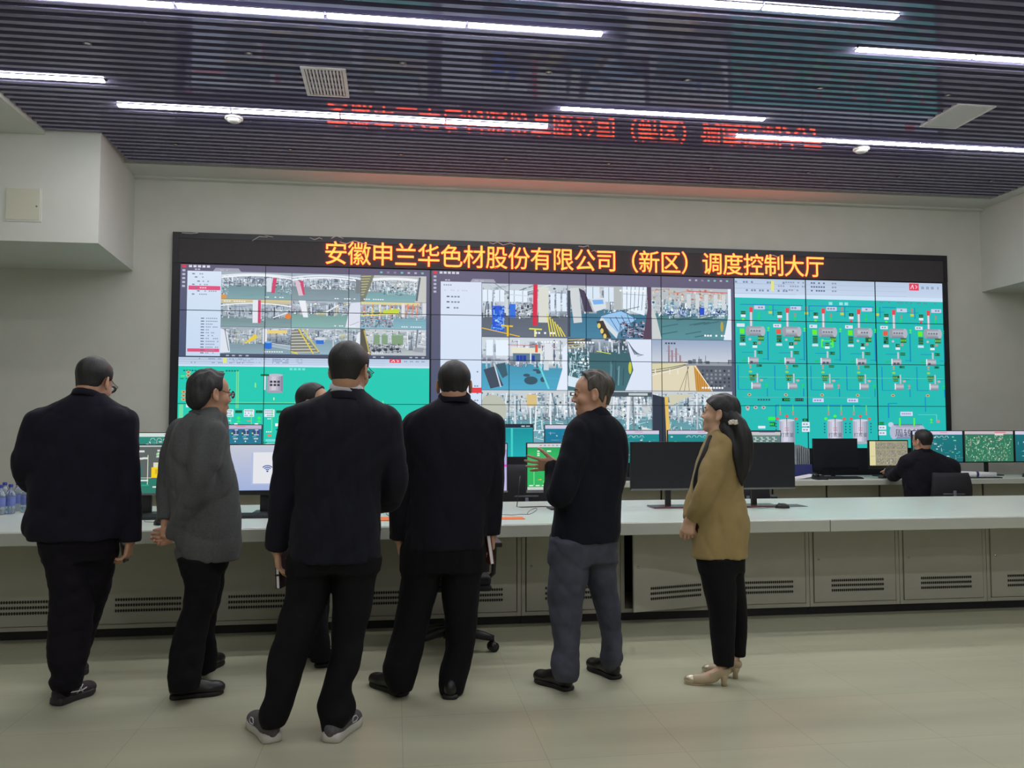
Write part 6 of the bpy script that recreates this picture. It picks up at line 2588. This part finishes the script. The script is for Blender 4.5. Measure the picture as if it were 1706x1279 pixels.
for q, nm in ((-1, 'back_cover'), (1, 'front_cover')):
    prism_box(nm, _R[0] * (.0085 * q), _R, (.003, .122, .164), mat('notebook_cover', rgb(58, 34, 40), .6), nb, bevel=.001)
prism_box('strap', _R[1] * -.058 * 1.02 + np.array([0, 0, -.02]), _R, (.021, .008, .008), M_BLACK, nb, bevel=.001)

# --- second dark suit
person(dict(
    label='person in dark blue suit and black shoes, back squarely turned, holding a cream edged notebook', y=4.42, stand=(706, 1155), seed=16,
    head=dict(u=757, v=643, phi=8, pitch=-5, hair='short', s=1.03, wide=1.04), neck=(757, 676, 0), neck_r=.066,
    torso=[(664, 730, 783, .074, 0), (671, 718, 793, .090, 0), (680, 701, 806, .108, 0), (690, 689, 818, .122, 0), (702, 682, 826, .132, 0), (724, 680, 828, .142, 0), (760, 683, 826, .148, 0),
           (800, 683, 820, .150, 0), (850, 679, 812, .154, 0), (888, 675, 808, .156, 0), (912, 672, 805, .156, 0)],
    sleeves=[[(690, 714, 0, .068), (678, 765, 0, .060), (670, 815, 0, .058), (666, 858, .01, .054), (665, 897, .03, .046)],
             [(818, 712, 0, .070), (821, 755, 0, .062), (821, 800, 0, .060), (819, 845, .01, .055), (817, 888, .02, .048)]],
    hands=[dict(w=(665, 896, .03), d=(.08, .12, -1), n=(1, .1, 0), t=-1, curl=(.4, .45, .5, .55), s=.95),
           dict(w=(820, 887, .03), d=(.04, .10, -1), n=(-1, .1, 0), t=1, curl=(.4, .45, .5, .55), s=.95)],
    legs=[[(915, 672, 740, .112, 0), (954, 670, 736, .106, 0), (993, 665, 726, .10, 0), (1020, 661, 718, .095, 0), (1058, 653, 710, .09, -.01), (1088, 644, 704, .085, -.02), (1109, 639, 698, .082, -.03),
           (1130, 641, 692, .08, -.03), (1148, 648, 686, .068, -.03)],
          [(915, 736, 806, .112, 0), (954, 736, 802, .106, 0), (993, 737, 797, .10, 0), (1028, 742, 794, .092, 0), (1058, 744, 792, .087, 0), (1088, 741, 788, .083, 0), (1118, 733, 781, .078, -.01),
           (1136, 731, 776, .076, -.02), (1154, 734, 771, .066, -.02)]],
    hips=[(888, 674, 806, .15, 0), (915, 671, 806, .146, 0), (950, 670, 802, .128, 0)], tm=M_TROUS, jm=M_SUIT2,
    collars=[dict(at=(757, 672, 0), phi=4, pitch=-14, rx=.080, ry=.082, h=.046, gap=.5, drop=.035, fold=.018, flare=1.1)],
    shoes=[((674, 1160), (621, 1138), 'black'), ((749, 1166), (763, 1134), 'black')]))
_c = aty(812, 912, 4.47)
nb = thing('notebook', 'cream edged notebook held beside the thigh of the suited person in black shoes', 'notebook', _c)
_R = frame(-8, 0, 8)
prism_box('pages', (0, 0, 0), _R, (.016, .13, .155), M_PAPER, nb, bevel=.001)
for q, nm in ((-1, 'front_cover'), (1, 'back_cover')):
    prism_box(nm, _R[0] * (.0105 * q), _R, (.004, .136, .161), mat('red_cover', rgb(110, 40, 34), .6), nb, bevel=.001)

# --- grey haired man pointing
person(dict(
    label='person in midnight jacket and grey jeans, in profile with one open hand held out', y=4.42, stand=(968, 1140), seed=19, skin=M_SKIN,
    head=dict(u=986, v=657, phi=-80, pitch=-2, hair='gray', hm=M_HAIRG, s=1.03), neck=(986, 697, 0), neck_r=.053,
    torso=[(686, 972, 1010, .066, 0), (693, 962, 1019, .082, 0), (703, 951, 1030, .10, 0), (715, 945, 1038, .115, 0), (740, 940, 1044, .126, 0), (765, 936, 1045, .131, 0), (803, 929, 1039, .133, 0),
           (834, 925, 1033, .135, 0), (864, 924, 1031, .136, 0), (890, 921, 1030, .138, 0), (901, 922, 1026, .138, 0)],
    sleeves=[[(968, 722, -.075, .078), (950, 774, -.11, .070), (934, 822, -.11, .066), (925, 812, .0, .060), (923, 776, .08, .046)],
             [(1000, 722, .09, .07), (1008, 790, .11, .06), (1004, 850, .11, .055), (1000, 888, .10, .045)]],
    hands=[dict(w=(925, 773, .085), d=(-1, .10, -.02), n=(.0, .85, .35), t=-1, curl=(.10, .12, .12, .16), spread=.17, tc=.35, s=.95, to=.75),
           dict(w=(1000, 888, .10), d=(0, 0, -1), n=(0, -1, 0), t=1)],
    legs=[[(901, 921, 985, .112, -.03), (926, 917, 983, .108, -.03), (959, 915, 979, .10, -.03), (987, 913, 973, .095, -.04), (1017, 916, 968, .09, -.05), (1048, 921, 965, .085, -.06),
           (1078, 924, 963, .081, -.07), (1106, 919, 963, .082, -.08), (1120, 922, 964, .078, -.08), (1131, 926, 961, .064, -.08)],
          [(901, 960, 1024, .112, .06), (926, 966, 1024, .108, .06), (959, 976, 1024, .10, .06), (987, 984, 1028, .092, .06), (1017, 994, 1032, .086, .05), (1048, 1001, 1033, .079, .05),
           (1078, 1004, 1034, .076, .04), (1096, 1002, 1035, .075, .04), (1106, 1005, 1032, .062, .04)]],
    hips=[(880, 923, 1027, .135, .01), (905, 919, 1024, .132, .01), (935, 917, 1023, .12, .01)], tm=M_JEANS, jm=M_JKT, leg_fold=.008,
    collars=[dict(at=(989, 696, 0), phi=-64, pitch=-20, rx=.068, ry=.074, h=.040, gap=.5, drop=.03, fold=.014, flare=1.1)],
    shoes=[((951, 1151), (894, 1133), 'black'), ((1029, 1132), (983, 1112), 'black')]))

# --- woman in camel
root, off, H, X, tips = person(dict(
    label='person in camel blazer and cream heels with pearl hair clip, hands clasped in front', y=4.40, stand=(1192, 1132), seed=23, skin=M_SKIN2, female=True,
    head=dict(u=1199, v=690, phi=-58, pitch=9, hair='long', s=.93), neck=(1199, 722, 0), neck_r=.045,
    torso=[(714, 1186, 1212, .045, 0), (722, 1181, 1226, .060, 0), (732, 1177, 1234, .078, 0), (745, 1172, 1239, .090, 0), (765, 1164, 1239, .099, 0), (790, 1158, 1234, .101, 0), (815, 1156, 1234, .102, 0),
           (840, 1157, 1239, .106, 0), (864, 1158, 1243, .114, 0), (895, 1157, 1243, .118, 0), (928, 1155, 1242, .120, 0)],
    sleeves=[[(1206, 743, -.07, .060), (1187, 788, -.10, .059), (1171, 830, -.09, .053), (1159, 851, -.035, .045), (1153, 863, .0, .038)],
             [(1193, 745, .08, .058), (1170, 800, .10, .053), (1156, 842, .08, .048), (1149, 866, .04, .039)]],
    hands=[dict(w=(1152, 864, .0), d=(-.28, .10, -1), n=(.55, .85, 0), t=-1, curl=(.5, .55, .6, .65), spread=.09, s=.92, tc=.6, to=.2),
           dict(w=(1152, 866, .055), d=(-.2, -.25, -1), n=(.9, -.3, 0), t=1, curl=(1.0, 1.05, 1.1, 1.1), s=.86, tc=.7, to=.1)],
    legs=[[(929, 1166, 1222, .102, -.02), (956, 1169, 1222, .098, -.02), (987, 1175, 1224, .09, -.03), (1017, 1182, 1224, .08, -.03), (1063, 1186, 1222, .072, -.04), (1093, 1189, 1221, .068, -.05), (1107, 1191, 1220, .064, -.05)],
          [(929, 1186, 1236, .10, .05), (956, 1190, 1236, .098, .06), (987, 1200, 1239, .09, .07), (1017, 1210, 1241, .08, .08), (1063, 1214, 1241, .07, .09), (1091, 1217, 1239, .062, .10)]],
    hips=[(905, 1162, 1240, .112, .01), (929, 1164, 1236, .108, .01), (950, 1168, 1236, .10, .01)], tm=M_TROUS, jm=M_CAMEL, jname='blazer', fold=.008, leg_fold=.003,
    collars=[dict(at=(1200, 722, .0), phi=-52, pitch=-16, rx=.056, ry=.060, h=.026, gap=.7, drop=.03, fold=.014, flare=1.1)],
    shoes=[((1213, 1143), (1145, 1138), 'heel'), ((1231, 1131), (1176, 1120), 'heel')], shoe_w=.040))
F = Field(np.array([1.6, 4.0, .95]), np.array([2.1, 4.6, 1.5]), .0045)
_t = chain([X(1212, 692, -.05), X(1226, 704, -.085), X(1237, 726, -.11), X(1240, 758, -.115), X(1238, 786, -.11), X(1236, 808, -.105)], [.050, .046, .050, .047, .030, .007])
F.add(union(_t), .012)
_t = chain([X(1207, 712, -.06), X(1219, 734, -.095), X(1228, 762, -.11), X(1231, 792, -.11)], [.030, .032, .028, .008])
F.add(union(_t), .02)
F.shift(lambda X_, Y_, Z_: .0018 * np.sin(190 * X_ + 60 * Y_ + 14 * Z_) + .0016 * np.sin(140 * Y_ - 70 * X_ + 9 * Z_))
put('ponytail', F.surface(1), M_HAIR, root, off)
pc = MB()
Rr = random.Random(6)
for i in range(18):
    q = X(1215 + i * .75, 703 + 2.5 * math.sin(i * 1.9), -.142 - .004 * math.sin(i))
    pc.lathe([(.0002, -.007), (.005, -.005), (.007, 0), (.005, .005), (.0002, .007)], q, 8)
pc.build('hair_clip', mat('pearl', rgb(222, 214, 200), .25), root, off=off)
F = Field(X(1140, 830, -.2) - .1, X(1190, 735, .1) + .1, .006)
F.add(union(chain([X(1183, 728, -.045), X(1175, 752, -.055), X(1166, 778, -.045), X(1160, 806, -.02), X(1160, 824, 0)], [.014, .017, .020, .020, .012])), .01)
put('blouse', F.surface(1), M_BLACK, root, off, 'black blouse front')

# --- half hidden man
person(dict(
    label='person in dark clothes mostly hidden behind the suited person wearing trainers', y=5.05, stand=(530, 1104), seed=27,
    head=dict(u=524, v=674, phi=105, pitch=-4, hair='short', s=1.0), neck=(522, 706, 0),
    torso=[(700, 508, 540, .07, 0), (712, 494, 556, .095, 0), (730, 488, 568, .115, 0), (760, 488, 572, .125, 0), (820, 492, 570, .13, 0), (880, 494, 566, .132, 0), (925, 494, 562, .132, 0)],
    sleeves=[[(505, 732, -.09, .07), (503, 785, -.11, .06), (508, 835, -.08, .055), (522, 870, .0, .044)],
             [(540, 732, .10, .07), (545, 790, .12, .06), (545, 840, .10, .052), (545, 872, .06, .044)]],
    hands=[dict(w=(523, 870, 0), d=(.9, .3, -.3), n=(0, .6, -.4), t=1, curl=(.5, .5, .5, .5)), dict(w=(546, 870, .06), d=(.8, -.3, -.4), n=(0, -.6, -.4), t=-1, curl=(.5, .5, .5, .5))],
    legs=[[(925, 494, 540, .10, -.05), (985, 499, 542, .09, -.05), (1045, 508, 546, .08, -.05), (1080, 514, 550, .076, -.05), (1100, 518, 550, .066, -.05)],
          [(925, 505, 552, .10, .06), (985, 505, 549, .09, .07), (1045, 504, 545, .08, .09), (1085, 504, 536, .07, .10)]],
    hips=[(890, 495, 560, .125, 0), (925, 495, 556, .12, 0)], tm=M_TROUS, jm=M_SUIT2,
    collars=[dict(at=(522, 706, 0), phi=105, pitch=-16, rx=.066, ry=.07, h=.035, gap=.4, drop=.03, fold=.015)],
    shoes=[((524, 1110), (585, 1106), 'black'), ((508, 1093), (538, 1092), 'black')]))

# --- operator sitting at the rear desk
yo = 8.72
_b = atz(1552, 850, .45)
so = dict(
    label='person in dark clothes seated at the rear desk, arm resting on it', y=yo, stand=(1552, 935), seed=31,
    head=dict(u=1536, v=735.5, phi=-22, pitch=-6, hair='short', s=1.06, wide=1.1), neck=(1538, 752, 0), neck_r=.058,
    torso=[(749, 1526, 1550, .066, 0), (755, 1516, 1562, .09, 0), (762, 1506, 1576, .108, 0), (770, 1503, 1588, .12, 0), (785, 1505, 1594, .13, -.01), (805, 1507, 1594, .135, -.02), (826, 1510, 1594, .14, -.02), (846, 1512, 1594, .15, .0)],
    sleeves=[[(1511, 771, 0, .075), (1497, 787, .14, .066), (1487, 793, .30, .060), (1482, 784, .50, .048), (1484, 781, .62, .042)],
             [(1584, 776, 0, .078), (1590, 797, .10, .066), (1584, 804, .25, .058), (1562, 792, .45, .046), (1548, 786, .56, .042)]],
    hands=[dict(w=(1484, 781, .62), d=(.15, 1, -.1), n=(0, -.1, -1), t=1, curl=(.35, .35, .35, .35)), dict(w=(1548, 786, .56), d=(-.2, 1, -.1), n=(0, -.1, -1), t=-1, curl=(.35, .35, .35, .35))],
    legs=[[(848, 1530, 1552, .085, .36), (870, 1531, 1551, .075, .36), (900, 1531, 1550, .065, .36), (915, 1531, 1550, .065, .36)],
          [(848, 1556, 1580, .085, .36), (870, 1557, 1579, .075, .36), (900, 1557, 1578, .065, .36), (915, 1557, 1578, .065, .36)]],
    tm=M_TROUS, jm=M_SUIT2, shoes=[((1541, 924), (1543, 912), 'black'), ((1567, 924), (1569, 912), 'black')],
    collars=[dict(at=(1538, 753, 0), phi=-10, pitch=-14, rx=.072, ry=.075, h=.035, gap=.4, drop=.03, fold=.012)])
so['hips'] = [(836, 1512, 1594, .15, .02), (848, 1514, 1592, .16, .08), (856, 1518, 1588, .16, .12)]
person(so)
_c = aty(1560, 800, yo)
CHAIR_OP.location = (_c[0] + .01, yo - .02, 0)
